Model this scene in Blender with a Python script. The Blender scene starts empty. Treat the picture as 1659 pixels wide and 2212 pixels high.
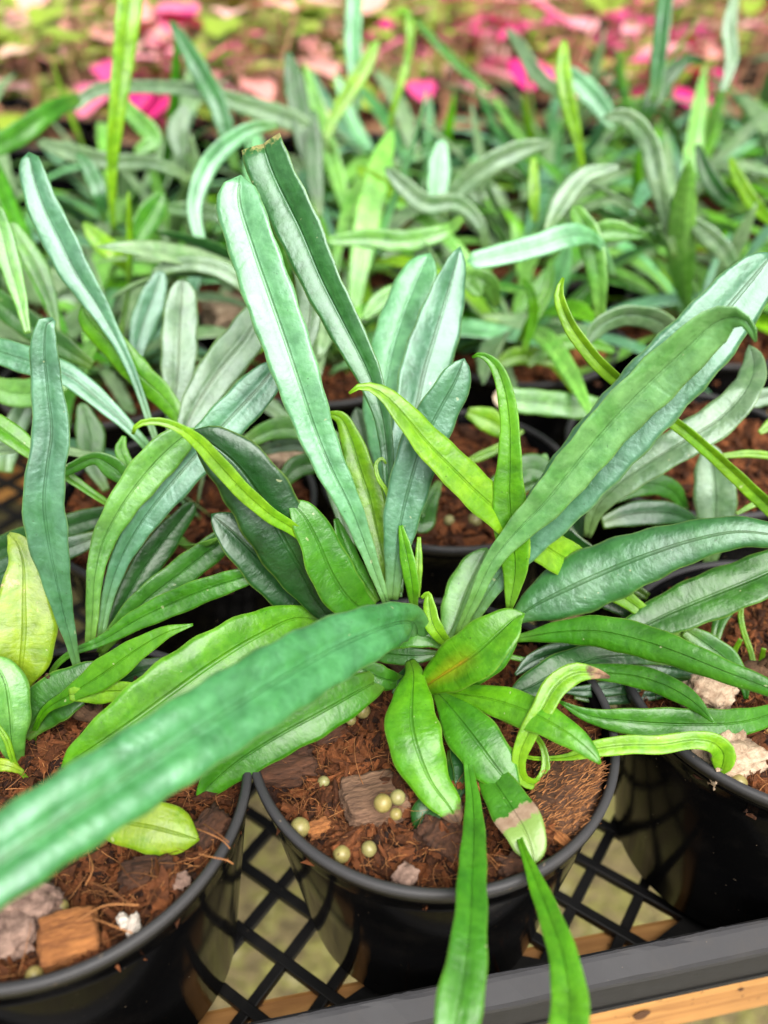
import bpy, bmesh, math, random
import numpy as np
from mathutils import Vector, Matrix, noise
random.seed(7); rng = np.random.default_rng(7)
sc = bpy.context.scene
COL = sc.collection

# ------------------------------------------------------------------ camera
CAM = np.array([0.0, 0.0, 0.20]); PITCH = math.radians(36); FPX = 1800.0; W0, H0 = 1659.0, 2212.0
cam = bpy.data.cameras.new('camera'); camo = bpy.data.objects.new('camera', cam); COL.objects.link(camo)
camo.location = CAM; camo.rotation_euler = (math.radians(90) - PITCH, 0, 0)
cam.sensor_fit = 'VERTICAL'; cam.sensor_height = 36; cam.lens = FPX / H0 * 36
cam.clip_start = 0.005; cam.clip_end = 200
cam.dof.use_dof = True; cam.dof.focus_distance = 0.245; cam.dof.aperture_fstop = 6.4
sc.camera = camo
# ------------------------------------------------------------------ world, sun, exposure
SUN_EL, SUN_AZ = math.radians(52), math.radians(160)      # azimuth from +Y towards +X
w = bpy.data.worlds.new('World'); sc.world = w; w.use_nodes = True
nt = w.node_tree; nt.nodes.clear()
sky = nt.nodes.new('ShaderNodeTexSky'); sky.sky_type = 'NISHITA'; sky.sun_disc = False
sky.sun_elevation = SUN_EL; sky.sun_rotation = SUN_AZ
sky.air_density = 1.0; sky.dust_density = 6.0; sky.ozone_density = 1.0
hsv = nt.nodes.new('ShaderNodeHueSaturation'); hsv.inputs['Saturation'].default_value = 0.22
bg = nt.nodes.new('ShaderNodeBackground'); bg.inputs['Strength'].default_value = 0.09
wo = nt.nodes.new('ShaderNodeOutputWorld')
nt.links.new(sky.outputs[0], hsv.inputs['Color']); nt.links.new(hsv.outputs[0], bg.inputs['Color']); nt.links.new(bg.outputs[0], wo.inputs['Surface'])
sl = bpy.data.lights.new('sun', 'SUN'); sl.energy = 3.2; sl.angle = math.radians(56); sl.color = (1, .94, .85)
so = bpy.data.objects.new('sun', sl); COL.objects.link(so)
sd = Vector((math.sin(SUN_AZ) * math.cos(SUN_EL), math.cos(SUN_AZ) * math.cos(SUN_EL), math.sin(SUN_EL)))
so.rotation_euler = sd.to_track_quat('Z', 'Y').to_euler(); so.location = (0, 0, 3)
sc.view_settings.view_transform = 'Standard'; sc.view_settings.look = 'None'
sc.view_settings.exposure = 0.84; sc.view_settings.gamma = 1.0

# ------------------------------------------------------------------ helpers
cp, sp = math.cos(PITCH), math.sin(PITCH)
FW = np.array([0, cp, -sp]); UP = np.array([0, sp, cp]); RT = np.array([1.0, 0, 0])
def at(px, py, d):
    return CAM + d * (FW + RT * ((px - W0 / 2) / FPX) - UP * ((py - H0 / 2) / FPX))
def on_plane(px, py, z):
    r = FW + RT * ((px - W0 / 2) / FPX) - UP * ((py - H0 / 2) / FPX)
    return CAM + r * ((z - CAM[2]) / r[2])
def link(name, me, parent=None, mat=None, loc=None):
    o = bpy.data.objects.new(name, me); COL.objects.link(o)
    if mat is not None and not me.materials: me.materials.append(mat)
    if parent is not None: o.parent = parent
    if loc is not None: o.location = loc
    return o
def empty(name, loc=(0, 0, 0), rz=0):
    o = bpy.data.objects.new(name, None); COL.objects.link(o); o.location = loc; o.rotation_euler = (0, 0, rz)
    o.empty_display_size = .02
    return o
def tag(o, label=None, cat=None, group=None, kind=None):
    if label: o['label'] = label
    if cat: o['category'] = cat
    if group: o['group'] = group
    if kind: o['kind'] = kind
    return o
def pyd(name, v, f, smooth=True):
    me = bpy.data.meshes.new(name); me.from_pydata([tuple(map(float, x)) for x in v], [], f)
    if smooth: me.polygons.foreach_set('use_smooth', [True] * len(me.polygons))
    me.update(); return me
def bm_mesh(bm, name, smooth=False):
    me = bpy.data.meshes.new(name); bm.to_mesh(me); bm.free()
    if smooth: me.polygons.foreach_set('use_smooth', [True] * len(me.polygons))
    return me
def lathe(prof, n=72, name='lathe', closed=False):
    v = []; f = []
    for r, z in prof:
        for k in range(n):
            a = 2 * math.pi * k / n; v.append((r * math.cos(a), r * math.sin(a), z))
    m = len(prof)
    for i in range(m if closed else m - 1):
        for k in range(n):
            a, b = i * n + k, i * n + (k + 1) % n; c, d = ((i + 1) % m) * n + (k + 1) % n, ((i + 1) % m) * n + k
            f.append((a, b, c, d))
    return pyd(name, v, f)
def box_mesh(sx, sy, sz, bev=0, name='box'):
    bm = bmesh.new(); bmesh.ops.create_cube(bm, size=1)
    bmesh.ops.scale(bm, vec=(sx, sy, sz), verts=bm.verts)
    if bev: bmesh.ops.bevel(bm, geom=bm.edges[:], offset=bev, segments=2, affect='EDGES', profile=.5)
    return bm_mesh(bm, name)

# ------------------------------------------------------------------ materials
def newmat(name):
    m = bpy.data.materials.new(name); m.use_nodes = True; t = m.node_tree; t.nodes.clear()
    out = t.nodes.new('ShaderNodeOutputMaterial'); p = t.nodes.new('ShaderNodeBsdfPrincipled')
    t.links.new(p.outputs[0], out.inputs[0]); return m, t, p, out
def N(t, typ, **kw):
    n = t.nodes.new(typ)
    for k, v in kw.items(): setattr(n, k, v)
    return n
def L(t, a, b): t.links.new(a, b)
def math_n(t, op, a, b=None, c=None):
    n = N(t, 'ShaderNodeMath', operation=op)
    for i, x in enumerate((a, b, c)):
        if x is None: continue
        if isinstance(x, (int, float)): n.inputs[i].default_value = x
        else: L(t, x, n.inputs[i])
    return n.outputs[0]
def ramp(t, fac, stops):
    n = N(t, 'ShaderNodeValToRGB'); e = n.color_ramp.elements
    while len(e) < len(stops): e.new(.5)
    for el, (p, c) in zip(e, stops): el.position = p; el.color = (*c, 1) if len(c) == 3 else c
    L(t, fac, n.inputs[0]); return n.outputs[0]
def mixc(t, fac, a, b, mode='MIX'):
    n = N(t, 'ShaderNodeMix', data_type='RGBA', blend_type=mode)
    for i, x in ((0, fac), (6, a), (7, b)):
        if isinstance(x, (int, float)): n.inputs[i].default_value = x
        elif isinstance(x, tuple): n.inputs[i].default_value = (*x, 1)
        else: L(t, x, n.inputs[i])
    return n.outputs[2]
def tnoise(t, vec, scale, detail=3, rough=.55, dist=0):
    n = N(t, 'ShaderNodeTexNoise'); n.inputs['Scale'].default_value = scale; n.inputs['Detail'].default_value = detail
    n.inputs['Roughness'].default_value = rough; n.inputs['Distortion'].default_value = dist
    if vec is not None: L(t, vec, n.inputs['Vector'])
    return n.outputs[0]
def bump(t, h, strength, dist, p, prev=None):
    n = N(t, 'ShaderNodeBump'); n.inputs['Strength'].default_value = strength; n.inputs['Distance'].default_value = dist
    L(t, h, n.inputs['Height'])
    if prev is not None: L(t, prev, n.inputs['Normal'])
    if p is not None: L(t, n.outputs[0], p.inputs['Normal'])
    return n.outputs[0]

def leaf_mat(name, tip=None, band=None, spots=None, scar=False, flecks=True):
    """one leaf surface; the leaf's own colour comes from the object colour, alpha = how glaucous/iridescent it is"""
    m, t, p, out = newmat(name)
    oi = N(t, 'ShaderNodeObjectInfo'); uv = N(t, 'ShaderNodeUVMap'); sep = N(t, 'ShaderNodeSeparateXYZ'); L(t, uv.outputs[0], sep.inputs[0])
    u, v = sep.outputs[0], sep.outputs[1]
    tc = N(t, 'ShaderNodeTexCoord'); ob = tc.outputs['Object']
    va = math_n(t, 'ABSOLUTE', math_n(t, 'SUBTRACT', v, .5))          # 0 midrib .. 0.5 margin
    big = tnoise(t, ob, 75, 3, .6, .4); mid = tnoise(t, ob, 260, 4, .65); fine = tnoise(t, ob, 1500, 2, .5)
    col = mixc(t, 1.0, oi.outputs['Color'], ramp(t, big, [(.28, (.62, .66, .6)), (.5, (1, 1, 1)), (.75, (1.25, 1.2, 1.15))]), 'MULTIPLY')
    col = mixc(t, .55, col, ramp(t, mid, [(.35, (.6, .68, .6)), (.6, (1.15, 1.12, 1.1))]), 'MULTIPLY')
    pat = ramp(t, tnoise(t, ob, 55, 4, .7, 1.2), [(.36, (1, 1, 1)), (.56, (0, 0, 0))])
    col = mixc(t, math_n(t, 'MULTIPLY', pat, .6), col, mixc(t, 1.0, col, (.42, .72, .30), 'MULTIPLY'))
    cx = N(t, 'ShaderNodeCombineXYZ'); L(t, math_n(t, 'MULTIPLY', u, 55), cx.inputs[0]); L(t, math_n(t, 'MULTIPLY', va, 5), cx.inputs[1]); L(t, math_n(t, 'MULTIPLY', oi.outputs['Random'], 50), cx.inputs[2])
    vein = tnoise(t, cx.outputs[0], 1.0, 3, .6, .3)
    col = mixc(t, .35, col, ramp(t, vein, [(.35, (.72, .78, .7)), (.62, (1.12, 1.1, 1.1))]), 'MULTIPLY')
    # yellower towards the petiole
    base = ramp(t, u, [(0, (1, 1, 1)), (.22, (0, 0, 0))])
    col = mixc(t, math_n(t, 'MULTIPLY', base, .55), col, (.16, .30, .03))
    # midrib and margin
    rib = ramp(t, va, [(.0, (1, 1, 1)), (.020, (.8, .8, .8)), (.042, (0, 0, 0))])
    col = mixc(t, math_n(t, 'MULTIPLY', rib, math_n(t, 'MULTIPLY_ADD', oi.outputs['Random'], .4, .12)), col, mixc(t, .5, col, (.03, .10, .02)))
    edge = ramp(t, va, [(.465, (0, 0, 0)), (.49, (1, 1, 1))])
    col = mixc(t, math_n(t, 'MULTIPLY', edge, math_n(t, 'MULTIPLY', mid, .6)), col, (.26, .40, .07))
    dead = None
    if flecks:
        fl = ramp(t, tnoise(t, ob, 420, 1, .4), [(.775, (0, 0, 0)), (.80, (1, 1, 1))])
        col = mixc(t, math_n(t, 'MULTIPLY', fl, .5), col, (.45, .5, .28))
        fd = ramp(t, tnoise(t, ob, 900, 1, .4), [(.76, (0, 0, 0)), (.78, (1, 1, 1))])
        col = mixc(t, math_n(t, 'MULTIPLY', fd, .5), col, (.03, .05, .01))
    jit = math_n(t, 'MULTIPLY', math_n(t, 'SUBTRACT', mid, .5), .12)
    uj = math_n(t, 'ADD', u, jit)
    if band:
        b0, b1, pc = band
        col = mixc(t, ramp(t, uj, [(b0, (0, 0, 0)), (b0 + .015, (1, 1, 1))]), col, pc)
        k = math_n(t, 'MULTIPLY', ramp(t, uj, [(b0, (0, 0, 0)), (b0 + .012, (1, 1, 1))]), ramp(t, uj, [(b1 - .012, (1, 1, 1)), (b1, (0, 0, 0))]))
        col = mixc(t, k, col, mixc(t, mid, (.16, .07, .03), (.52, .40, .28))); dead = k
    if tip:
        t0, tcol = tip
        k = ramp(t, uj, [(t0, (0, 0, 0)), (min(t0 + .02, 1), (1, 1, 1))])
        col = mixc(t, k, col, mixc(t, ramp(t, mid, [(.4, (0, 0, 0)), (.6, (1, 1, 1))]), tcol, tuple(x * .35 for x in tcol))); dead = k
    if spots:
        k = ramp(t, tnoise(t, ob, 90, 5, .7, .6), [(.62, (0, 0, 0)), (.66, (1, 1, 1))])
        col = mixc(t, k, col, spots); dead = k
        g = ramp(t, tnoise(t, ob, 40, 2, .5), [(.4, (0, 0, 0)), (.65, (1, 1, 1))])
        col = mixc(t, math_n(t, 'MULTIPLY', g, .45), col, (.36, .42, .20))
    if scar:
        k = math_n(t, 'MULTIPLY', ramp(t, math_n(t, 'ADD', va, jit), [(.0, (1, 1, 1)), (.05, (0, 0, 0))]), ramp(t, u, [(.22, (0, 0, 0)), (.3, (1, 1, 1)), (.55, (1, 1, 1)), (.62, (0, 0, 0))]))
        col = mixc(t, math_n(t, 'MULTIPLY', k, .8), col, (.30, .10, .01))
        y = math_n(t, 'MULTIPLY', ramp(t, va, [(.0, (1, 1, 1)), (.3, (0, 0, 0))]), ramp(t, u, [(.12, (0, 0, 0)), (.3, (1, 1, 1)), (.5, (1, 1, 1)), (.7, (0, 0, 0))]))
        col = mixc(t, math_n(t, 'MULTIPLY', y, .5), col, (.42, .42, .01))
    L(t, col, p.inputs['Base Color'])
    rr = math_n(t, 'MULTIPLY_ADD', mid, .26, .22)
    if dead is not None: rr = math_n(t, 'ADD', rr, math_n(t, 'MULTIPLY', dead, .35))
    L(t, rr, p.inputs['Roughness'])
    p.inputs['IOR'].default_value = 1.55
    L(t, math_n(t, 'MULTIPLY_ADD', oi.outputs['Alpha'], .5, .42), p.inputs['Specular IOR Level'])
    L(t, mixc(t, oi.outputs['Alpha'], (1, 1, 1), (.62, 1.0, .95)), p.inputs['Specular Tint'])
    p.inputs['Coat Roughness'].default_value = .22; p.inputs['Coat IOR'].default_value = 1.7
    L(t, math_n(t, 'MULTIPLY_ADD', oi.outputs['Alpha'], .32, .06), p.inputs['Coat Weight'])
    # puckered blade: ribs across, pores, midrib groove
    b1 = bump(t, mid, .14, .0010, None)
    b2 = bump(t, big, .34, .0028, None, b1)
    b3 = bump(t, fine, .12, .0003, None, bump(t, vein, .18, .0008, None, b2))
    bump(t, math_n(t, 'MULTIPLY', rib, -1), .6, .0008, p, b3)
    tr = N(t, 'ShaderNodeBsdfTranslucent'); L(t, mixc(t, 1.0, col, (1.3, 1.35, .5), 'MULTIPLY'), tr.inputs['Color'])
    mx = N(t, 'ShaderNodeMixShader'); mx.inputs[0].default_value = .22
    L(t, p.outputs[0], mx.inputs[1]); L(t, tr.outputs[0], mx.inputs[2]); L(t, mx.outputs[0], out.inputs[0])
    return m
M_LEAF = leaf_mat('leaf_blade')
M_BROWNTIP = leaf_mat('leaf_brown_tip', tip=(.92, (.36, .21, .12)))
M_CUT = leaf_mat('leaf_cut_tip', tip=(.99, (.70, .66, .22)))
M_BAND = leaf_mat('leaf_scorched', band=(.66, .76, (.22, .36, .08)))
M_SPOT = leaf_mat('leaf_spotted', spots=(.55, .40, .26))
M_SCAR = leaf_mat('leaf_scarred', scar=True)
M_PALETIP = leaf_mat('leaf_pale_tip', tip=(.90, (.75, .60, .42)))

def mat_plastic(name, base, rough, scr=.35):
    m, t, p, out = newmat(name); tc = N(t, 'ShaderNodeTexCoord')
    n1 = tnoise(t, tc.outputs['Object'], 60, 5, .65); n2 = tnoise(t, tc.outputs['Object'], 900, 2)
    dust = ramp(t, n1, [(.5, (0, 0, 0)), (.8, (1, 1, 1))])
    speck = ramp(t, tnoise(t, tc.outputs['Object'], 620, 1, .4), [(.79, (0, 0, 0)), (.81, (1, 1, 1))])
    c = mixc(t, math_n(t, 'MULTIPLY', dust, scr * .25), base, (.10, .085, .07))
    c = mixc(t, math_n(t, 'MULTIPLY', speck, .5), c, (.22, .17, .12))
    sm = ramp(t, tnoise(t, tc.outputs['Object'], 130, 6, .75, .4), [(.66, (0, 0, 0)), (.74, (1, 1, 1))])
    c = mixc(t, math_n(t, 'MULTIPLY', sm, .35), c, (.05, .026, .014))
    L(t, c, p.inputs['Base Color'])
    L(t, math_n(t, 'ADD', math_n(t, 'ADD', math_n(t, 'MULTIPLY', n1, scr * .5), rough), math_n(t, 'MULTIPLY', sm, .4)), p.inputs['Roughness'])
    p.inputs['Specular IOR Level'].default_value = .28
    if base[0] < .005: p.inputs['IOR'].default_value = 1.16; p.inputs['Specular IOR Level'].default_value = .2
    bump(t, n2, .08, .0003, p); return m
M_POT = mat_plastic('black_pot_plastic', (.0025, .0025, .0028), .09, .2)
M_RIM = mat_plastic('scuffed_rim_plastic', (.040, .040, .043), .36, .5)
M_TRAY = mat_plastic('tray_plastic', (.006, .006, .0065), .34, .4)
M_LIP = mat_plastic('tray_lip_plastic', (.036, .036, .040), .38, .9)

def mat_soil(name, dark, light, scale=500):
    m, t, p, out = newmat(name); tc = N(t, 'ShaderNodeTexCoord'); g = N(t, 'ShaderNodeNewGeometry')
    n = tnoise(t, tc.outputs['Object'], scale, 5, .7)
    r = math_n(t, 'ADD', math_n(t, 'MULTIPLY', n, .55), math_n(t, 'MULTIPLY', g.outputs['Random Per Island'], .45))
    c = ramp(t, r, [(.22, dark), (.55, tuple((a + b) / 2 for a, b in zip(dark, light))), (.82, light)])
    L(t, c, p.inputs['Base Color']); p.inputs['Roughness'].default_value = .75; p.inputs['Specular IOR Level'].default_value = .3
    bump(t, n, .8, .0015, p); return m
M_SOIL = mat_soil('coir_soil', (.008, .0025, .0012), (.09, .027, .009), 420)
M_CRUMB = mat_soil('coir_crumbs', (.006, .002, .001), (.24, .076, .022), 700)
M_FIBRE = mat_soil('coir_fibre', (.07, .02, .006), (.52, .23, .08), 300)
def mat_bark(name, dark, light, sx=1, sy=6):
    m, t, p, out = newmat(name); tc = N(t, 'ShaderNodeTexCoord'); mp = N(t, 'ShaderNodeMapping')
    mp.inputs['Scale'].default_value = (sx, sy, sy); L(t, tc.outputs['Object'], mp.inputs[0])
    n = tnoise(t, mp.outputs[0], 180, 5, .7, .5); n2 = tnoise(t, tc.outputs['Object'], 90, 3)
    c = ramp(t, math_n(t, 'ADD', math_n(t, 'MULTIPLY', n, .65), math_n(t, 'MULTIPLY', n2, .35)), [(.32, dark), (.66, light)])
    L(t, c, p.inputs['Base Color']); p.inputs['Roughness'].default_value = .8
    bump(t, n, .9, .0012, p); return m
M_HUSK = mat_bark('husk_chip', (.035, .014, .008), (.30, .17, .10))
M_ORANGE = mat_bark('orange_chip', (.10, .025, .006), (.48, .19, .05))
M_COIR = mat_bark('coir_block', (.020, .008, .004), (.13, .055, .022))
M_GREYCHIP = mat_bark('grey_chip', (.06, .03, .022), (.36, .235, .18), 2, 2)
M_CREAM = mat_bark('cream_chip', (.20, .11, .06), (.62, .48, .34), 2, 2)
M_DARKCHIP = mat_bark('dark_chip', (.015, .006, .003), (.12, .045, .018))
M_PERLITE = mat_bark('perlite', (.45, .38, .32), (.85, .78, .7), 2, 2)
def mat_bead():
    m, t, p, out = newmat('fertilizer_bead'); oi = N(t, 'ShaderNodeObjectInfo'); tc = N(t, 'ShaderNodeTexCoord')
    n = tnoise(t, tc.outputs['Object'], 500, 3)
    c = mixc(t, oi.outputs['Random'], (.30, .235, .065), (.24, .235, .10)); c = mixc(t, .35, c, ramp(t, n, [(.35, (.5, .45, .3)), (.6, (1.1, 1.1, 1.1))]), 'MULTIPLY')
    c = mixc(t, ramp(t, tnoise(t, tc.outputs['Object'], 380, 1), [(.74, (0, 0, 0)), (.77, (.7, .7, .7))]), c, (.10, .06, .02))
    L(t, c, p.inputs['Base Color']); p.inputs['Roughness'].default_value = .38
    p.inputs['Subsurface Weight'].default_value = .15; p.inputs['Subsurface Radius'].default_value = (.002, .0015, .0005); p.inputs['Subsurface Scale'].default_value = 1
    bump(t, n, .15, .0003, p); return m
M_BEAD = mat_bead()
def mat_wood():
    m, t, p, out = newmat('bench_wood'); tc = N(t, 'ShaderNodeTexCoord'); mp = N(t, 'ShaderNodeMapping')
    mp.inputs['Scale'].default_value = (.12, 1, 1.6); L(t, tc.outputs['Object'], mp.inputs[0])
    n = tnoise(t, mp.outputs[0], 130, 5, .6, .8); n2 = tnoise(t, tc.outputs['Object'], 30, 3)
    c = ramp(t, n, [(.3, (.30, .13, .035)), (.55, (.50, .25, .075)), (.75, (.60, .33, .11))])
    c = mixc(t, .4, c, ramp(t, n2, [(.3, (.5, .45, .4)), (.6, (1.1, 1.1, 1.1))]), 'MULTIPLY')
    sp_ = ramp(t, tnoise(t, tc.outputs['Object'], 350, 1, .4), [(.72, (0, 0, 0)), (.75, (1, 1, 1))])
    c = mixc(t, math_n(t, 'MULTIPLY', sp_, .7), c, (.08, .03, .01))
    L(t, c, p.inputs['Base Color']); p.inputs['Roughness'].default_value = .6
    bump(t, n, .3, .0008, p); return m
M_WOOD = mat_wood()
def mat_ground():
    m, t, p, out = newmat('mossy_gravel'); tc = N(t, 'ShaderNodeTexCoord')
    n = tnoise(t, tc.outputs['Object'], 30, 6, .7, .5); n2 = tnoise(t, tc.outputs['Object'], 70, 3)
    c = ramp(t, n, [(.3, (.06, .05, .02)), (.47, (.18, .145, .07)), (.57, (.19, .19, .045)), (.7, (.40, .35, .24))])
    c = mixc(t, .5, c, ramp(t, n2, [(.35, (.4, .38, .3)), (.65, (1.3, 1.25, 1.1))]), 'MULTIPLY')
    L(t, c, p.inputs['Base Color']); p.inputs['Roughness'].default_value = .9; bump(t, n2, .6, .02, p); return m
M_GROUND = mat_ground()
def mat_plain(name, c, r=.5):
    m, t, p, out = newmat(name); tc = N(t, 'ShaderNodeTexCoord'); n = tnoise(t, tc.outputs['Object'], 120, 4)
    L(t, mixc(t, .5, c, mixc(t, n, tuple(x * .5 for x in c), tuple(min(1, x * 1.5) for x in c))), p.inputs['Base Color']); p.inputs['Roughness'].default_value = r; return m
M_CONC = mat_plain('pale_concrete', (.34, .33, .31), .85)
M_KNOT = mat_plain('wood_knot', (.09, .035, .012), .7)
M_STEM = mat_plain('pink_stem', (.42, .22, .13), .45)
def mat_pinkleaf():
    m, t, p, out = newmat('splashed_pink_leaf'); oi = N(t, 'ShaderNodeObjectInfo'); tc = N(t, 'ShaderNodeTexCoord')
    n = tnoise(t, tc.outputs['Object'], 160, 4, .6)
    k = math_n(t, 'ADD', n, math_n(t, 'SUBTRACT', oi.outputs['Alpha'], .5))
    c = mixc(t, ramp(t, k, [(.42, (0, 0, 0)), (.58, (1, 1, 1))]), (.33, .47, .05), oi.outputs['Color'])
    L(t, c, p.inputs['Base Color']); p.inputs['Roughness'].default_value = .45
    tr = N(t, 'ShaderNodeBsdfTranslucent'); L(t, c, tr.inputs['Color']); mx = N(t, 'ShaderNodeMixShader'); mx.inputs[0].default_value = .3
    L(t, p.outputs[0], mx.inputs[1]); L(t, tr.outputs[0], mx.inputs[2]); L(t, mx.outputs[0], out.inputs[0]); return m
M_PINK = mat_pinkleaf()

# ------------------------------------------------------------------ the leaf builder
def catmull(P, n):
    P = np.asarray(P, float); seg = np.maximum(np.linalg.norm(np.diff(P[:, :3], axis=0), axis=1), 1e-5) ** .5
    t = np.concatenate([[0], np.cumsum(seg)]); Q = np.vstack([2 * P[0] - P[1], P, 2 * P[-1] - P[-2]])
    tt = np.concatenate([[t[0] - seg[0]], t, [t[-1] + seg[-1]]])
    # even spacing by arc length
    def ev(s):
        i = min(max(np.searchsorted(t, s, side='right') - 1, 0), len(t) - 2); j = i + 1
        p0, p1, p2, p3 = Q[j - 1:j + 3]; t0, t1, t2, t3 = tt[j - 1:j + 3]
        a1 = (t1 - s) / (t1 - t0) * p0 + (s - t0) / (t1 - t0) * p1; a2 = (t2 - s) / (t2 - t1) * p1 + (s - t1) / (t2 - t1) * p2; a3 = (t3 - s) / (t3 - t2) * p2 + (s - t2) / (t3 - t2) * p3
        b1 = (t2 - s) / (t2 - t0) * a1 + (s - t0) / (t2 - t0) * a2; b2 = (t3 - s) / (t3 - t1) * a2 + (s - t1) / (t3 - t1) * a3
        return (t2 - s) / (t2 - t1) * b1 + (s - t1) / (t2 - t1) * b2
    D = np.array([ev(s) for s in np.linspace(t[0], t[-1], n * 3)])
    L_ = np.concatenate([[0], np.cumsum(np.linalg.norm(np.diff(D[:, :3], axis=0), axis=1))])
    u = np.linspace(0, L_[-1], n)
    return np.stack([np.interp(u, L_, D[:, k]) for k in range(D.shape[1])], 1), u
def nrm(a): return a / np.maximum(np.linalg.norm(a, axis=-1, keepdims=True), 1e-9)
def leaf_mesh(name, C, u, hw, Nref, roll=0., fold=.12, groove=.05, curl=0., wave=.06, thick=.00045, nv=11, bulge=.025, seed=0, round_tip=True, origin=(0, 0, 0), waven=None):
    """C centre line (base first), hw half widths, Nref the way the upper face looks"""
    r = np.random.default_rng(seed); n = len(C)
    T = nrm(np.gradient(C, axis=0)); B = nrm(np.cross(T, Nref)); Nn = nrm(np.cross(B, T))
    ro = np.radians(np.linspace(roll[0], roll[1], n)) if isinstance(roll, (tuple, list)) else np.full(n, math.radians(roll))
    c, s = np.cos(ro)[:, None], np.sin(ro)[:, None]
    B, Nn = B * c + Nn * s, Nn * c - B * s
    hw = hw / np.maximum(np.cos(ro), .45)
    if round_tip:
        e = u[-1] - u; R = max(hw[-max(3, n // 8)], 1e-5) * 1.1
        k = np.clip(e / R, 0, 1)
        if hw[-1] > .0009: hw = hw * np.sqrt(1 - (1 - k) ** 2) + .00008
    vv = np.linspace(-1, 1, nv); vv = np.sign(vv) * np.abs(vv) ** .85
    ph = r.uniform(0, 6.28, 4); L_ = u[-1]; kf = waven if waven else max(2., L_ / .022)
    x = u / max(L_, 1e-6)
    top = np.zeros((n, nv, 3)); nor = np.zeros((n, nv, 3))
    for j, v in enumerate(vv):
        wv = wave * (math.copysign(1, v) * .5 * np.sin(6.28 * kf * x * .5 + ph[0]) + .7 * np.sin(6.28 * kf * x * (.83 if v > 0 else 1.07) + ph[1 if v > 0 else 2])) * v * v
        off = hw * (fold * (math.sqrt(v * v + .012) - .11) - groove * .6 * math.exp(-(v / .13) ** 2) + curl * v ** 4 + bulge * math.sin(math.pi * min(1, abs(v))) ** .9 + wv)
        ew = 1 + .035 * np.sin(6.28 * kf * 1.9 * x + ph[3] + (2 if v > 0 else 0)) * abs(v) ** 3
        top[:, j] = C + B * (hw * v * ew)[:, None] + Nn * off[:, None]; nor[:, j] = Nn
    th = (thick * .5) * (1 - .75 * np.abs(vv) ** 4)[None, :, None] * np.ones((n, 1, 1))
    th[-1] *= .3
    rb = (np.exp(-(vv / .09) ** 2) * .0006)[None, :, None] * np.clip(hw / .004, 0, 1)[:, None, None]      # midrib keel below
    V = np.concatenate([(top + nor * th).reshape(-1, 3), (top - nor * (th + rb)).reshape(-1, 3)]) - np.asarray(origin)
    f = []; m = n * nv; uvs = []
    for i in range(n - 1):
        for j in range(nv - 1):
            a = i * nv + j; f.append((a, a + 1, a + nv + 1, a + nv)); b = a + m; f.append((b, b + nv, b + nv + 1, b + 1))
    for i in range(n - 1):
        for j in (0, nv - 1):
            a = i * nv + j; q = (a, a + nv, a + nv + m, a + m); f.append(q if j == 0 else q[::-1])
    for i in (0, n - 1):
        for j in range(nv - 1):
            a = i * nv + j; q = (a, a + m, a + 1 + m, a + 1); f.append(q if i == 0 else q[::-1])
    me = pyd(name, V, f)
    uvl = me.uv_layers.new(name='UVMap'); U = np.tile(np.stack([np.repeat(x, nv), np.tile((vv + 1) / 2, n)], 1), (2, 1))
    li = np.empty(len(me.loops), int); me.loops.foreach_get('vertex_index', li)
    uvl.data.foreach_set('uv', U[li].astype(np.float32).ravel())
    return me

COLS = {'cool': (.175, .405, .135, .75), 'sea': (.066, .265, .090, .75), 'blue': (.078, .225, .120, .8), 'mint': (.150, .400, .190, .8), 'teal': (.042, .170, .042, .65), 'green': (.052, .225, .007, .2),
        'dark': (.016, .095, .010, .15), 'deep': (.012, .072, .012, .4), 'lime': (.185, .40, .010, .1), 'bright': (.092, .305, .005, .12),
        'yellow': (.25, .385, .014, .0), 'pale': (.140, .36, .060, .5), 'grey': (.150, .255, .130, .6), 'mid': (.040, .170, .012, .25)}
def hero_leaf(plant, pts, col, order='T', mat=None, n=46, nv=11, **kw):
    """pts: (pixel x, pixel y, depth m, width px). order T = first point is the tip, B = first point is the base."""
    if order == 'T': pts = pts[::-1]
    rows = []
    for q in pts:
        P = at(*q[:3]); rows.append((*P, q[3] * q[2] / FPX / 2))
    D, u = catmull(rows, n)
    C = D[:, :3]; hw = np.maximum(D[:, 3], .00025); Nref = nrm(CAM[None] - C)
    org = np.array(plant.location)
    me = leaf_mesh('leaf', C, u, hw, Nref, origin=org, seed=int(abs(pts[0][0] * 7 + pts[-1][1] * 13)) % 99991, nv=nv, **kw)
    o = link('leaf', me, plant, mat or M_LEAF)
    c = COLS[col]; j = 1 + random.uniform(-.10, .10); o.color = (c[0] * j, c[1] * j, c[2] * j, c[3])
    return o

# ------------------------------------------------------------------ the setting below the trays
g = link('ground', pyd('ground', [(-60, -60, 0), (60, -60, 0), (60, 60, 0), (-60, 60, 0)], [(0, 1, 2, 3)], False), None, M_GROUND, (0, 0, -.62)); tag(g, 'mossy gravel ground far below the bench', kind='structure')
ANG = math.radians(10.9); AX = np.array([math.cos(ANG), math.sin(ANG)]); PX = np.array([-math.sin(ANG), math.cos(ANG)])
PC = np.array([.0145, .167])
def tf(s, t): return PC + AX * s + PX * t
RIM_R, POT_H, BASE_R = .055, .092, .040

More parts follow.
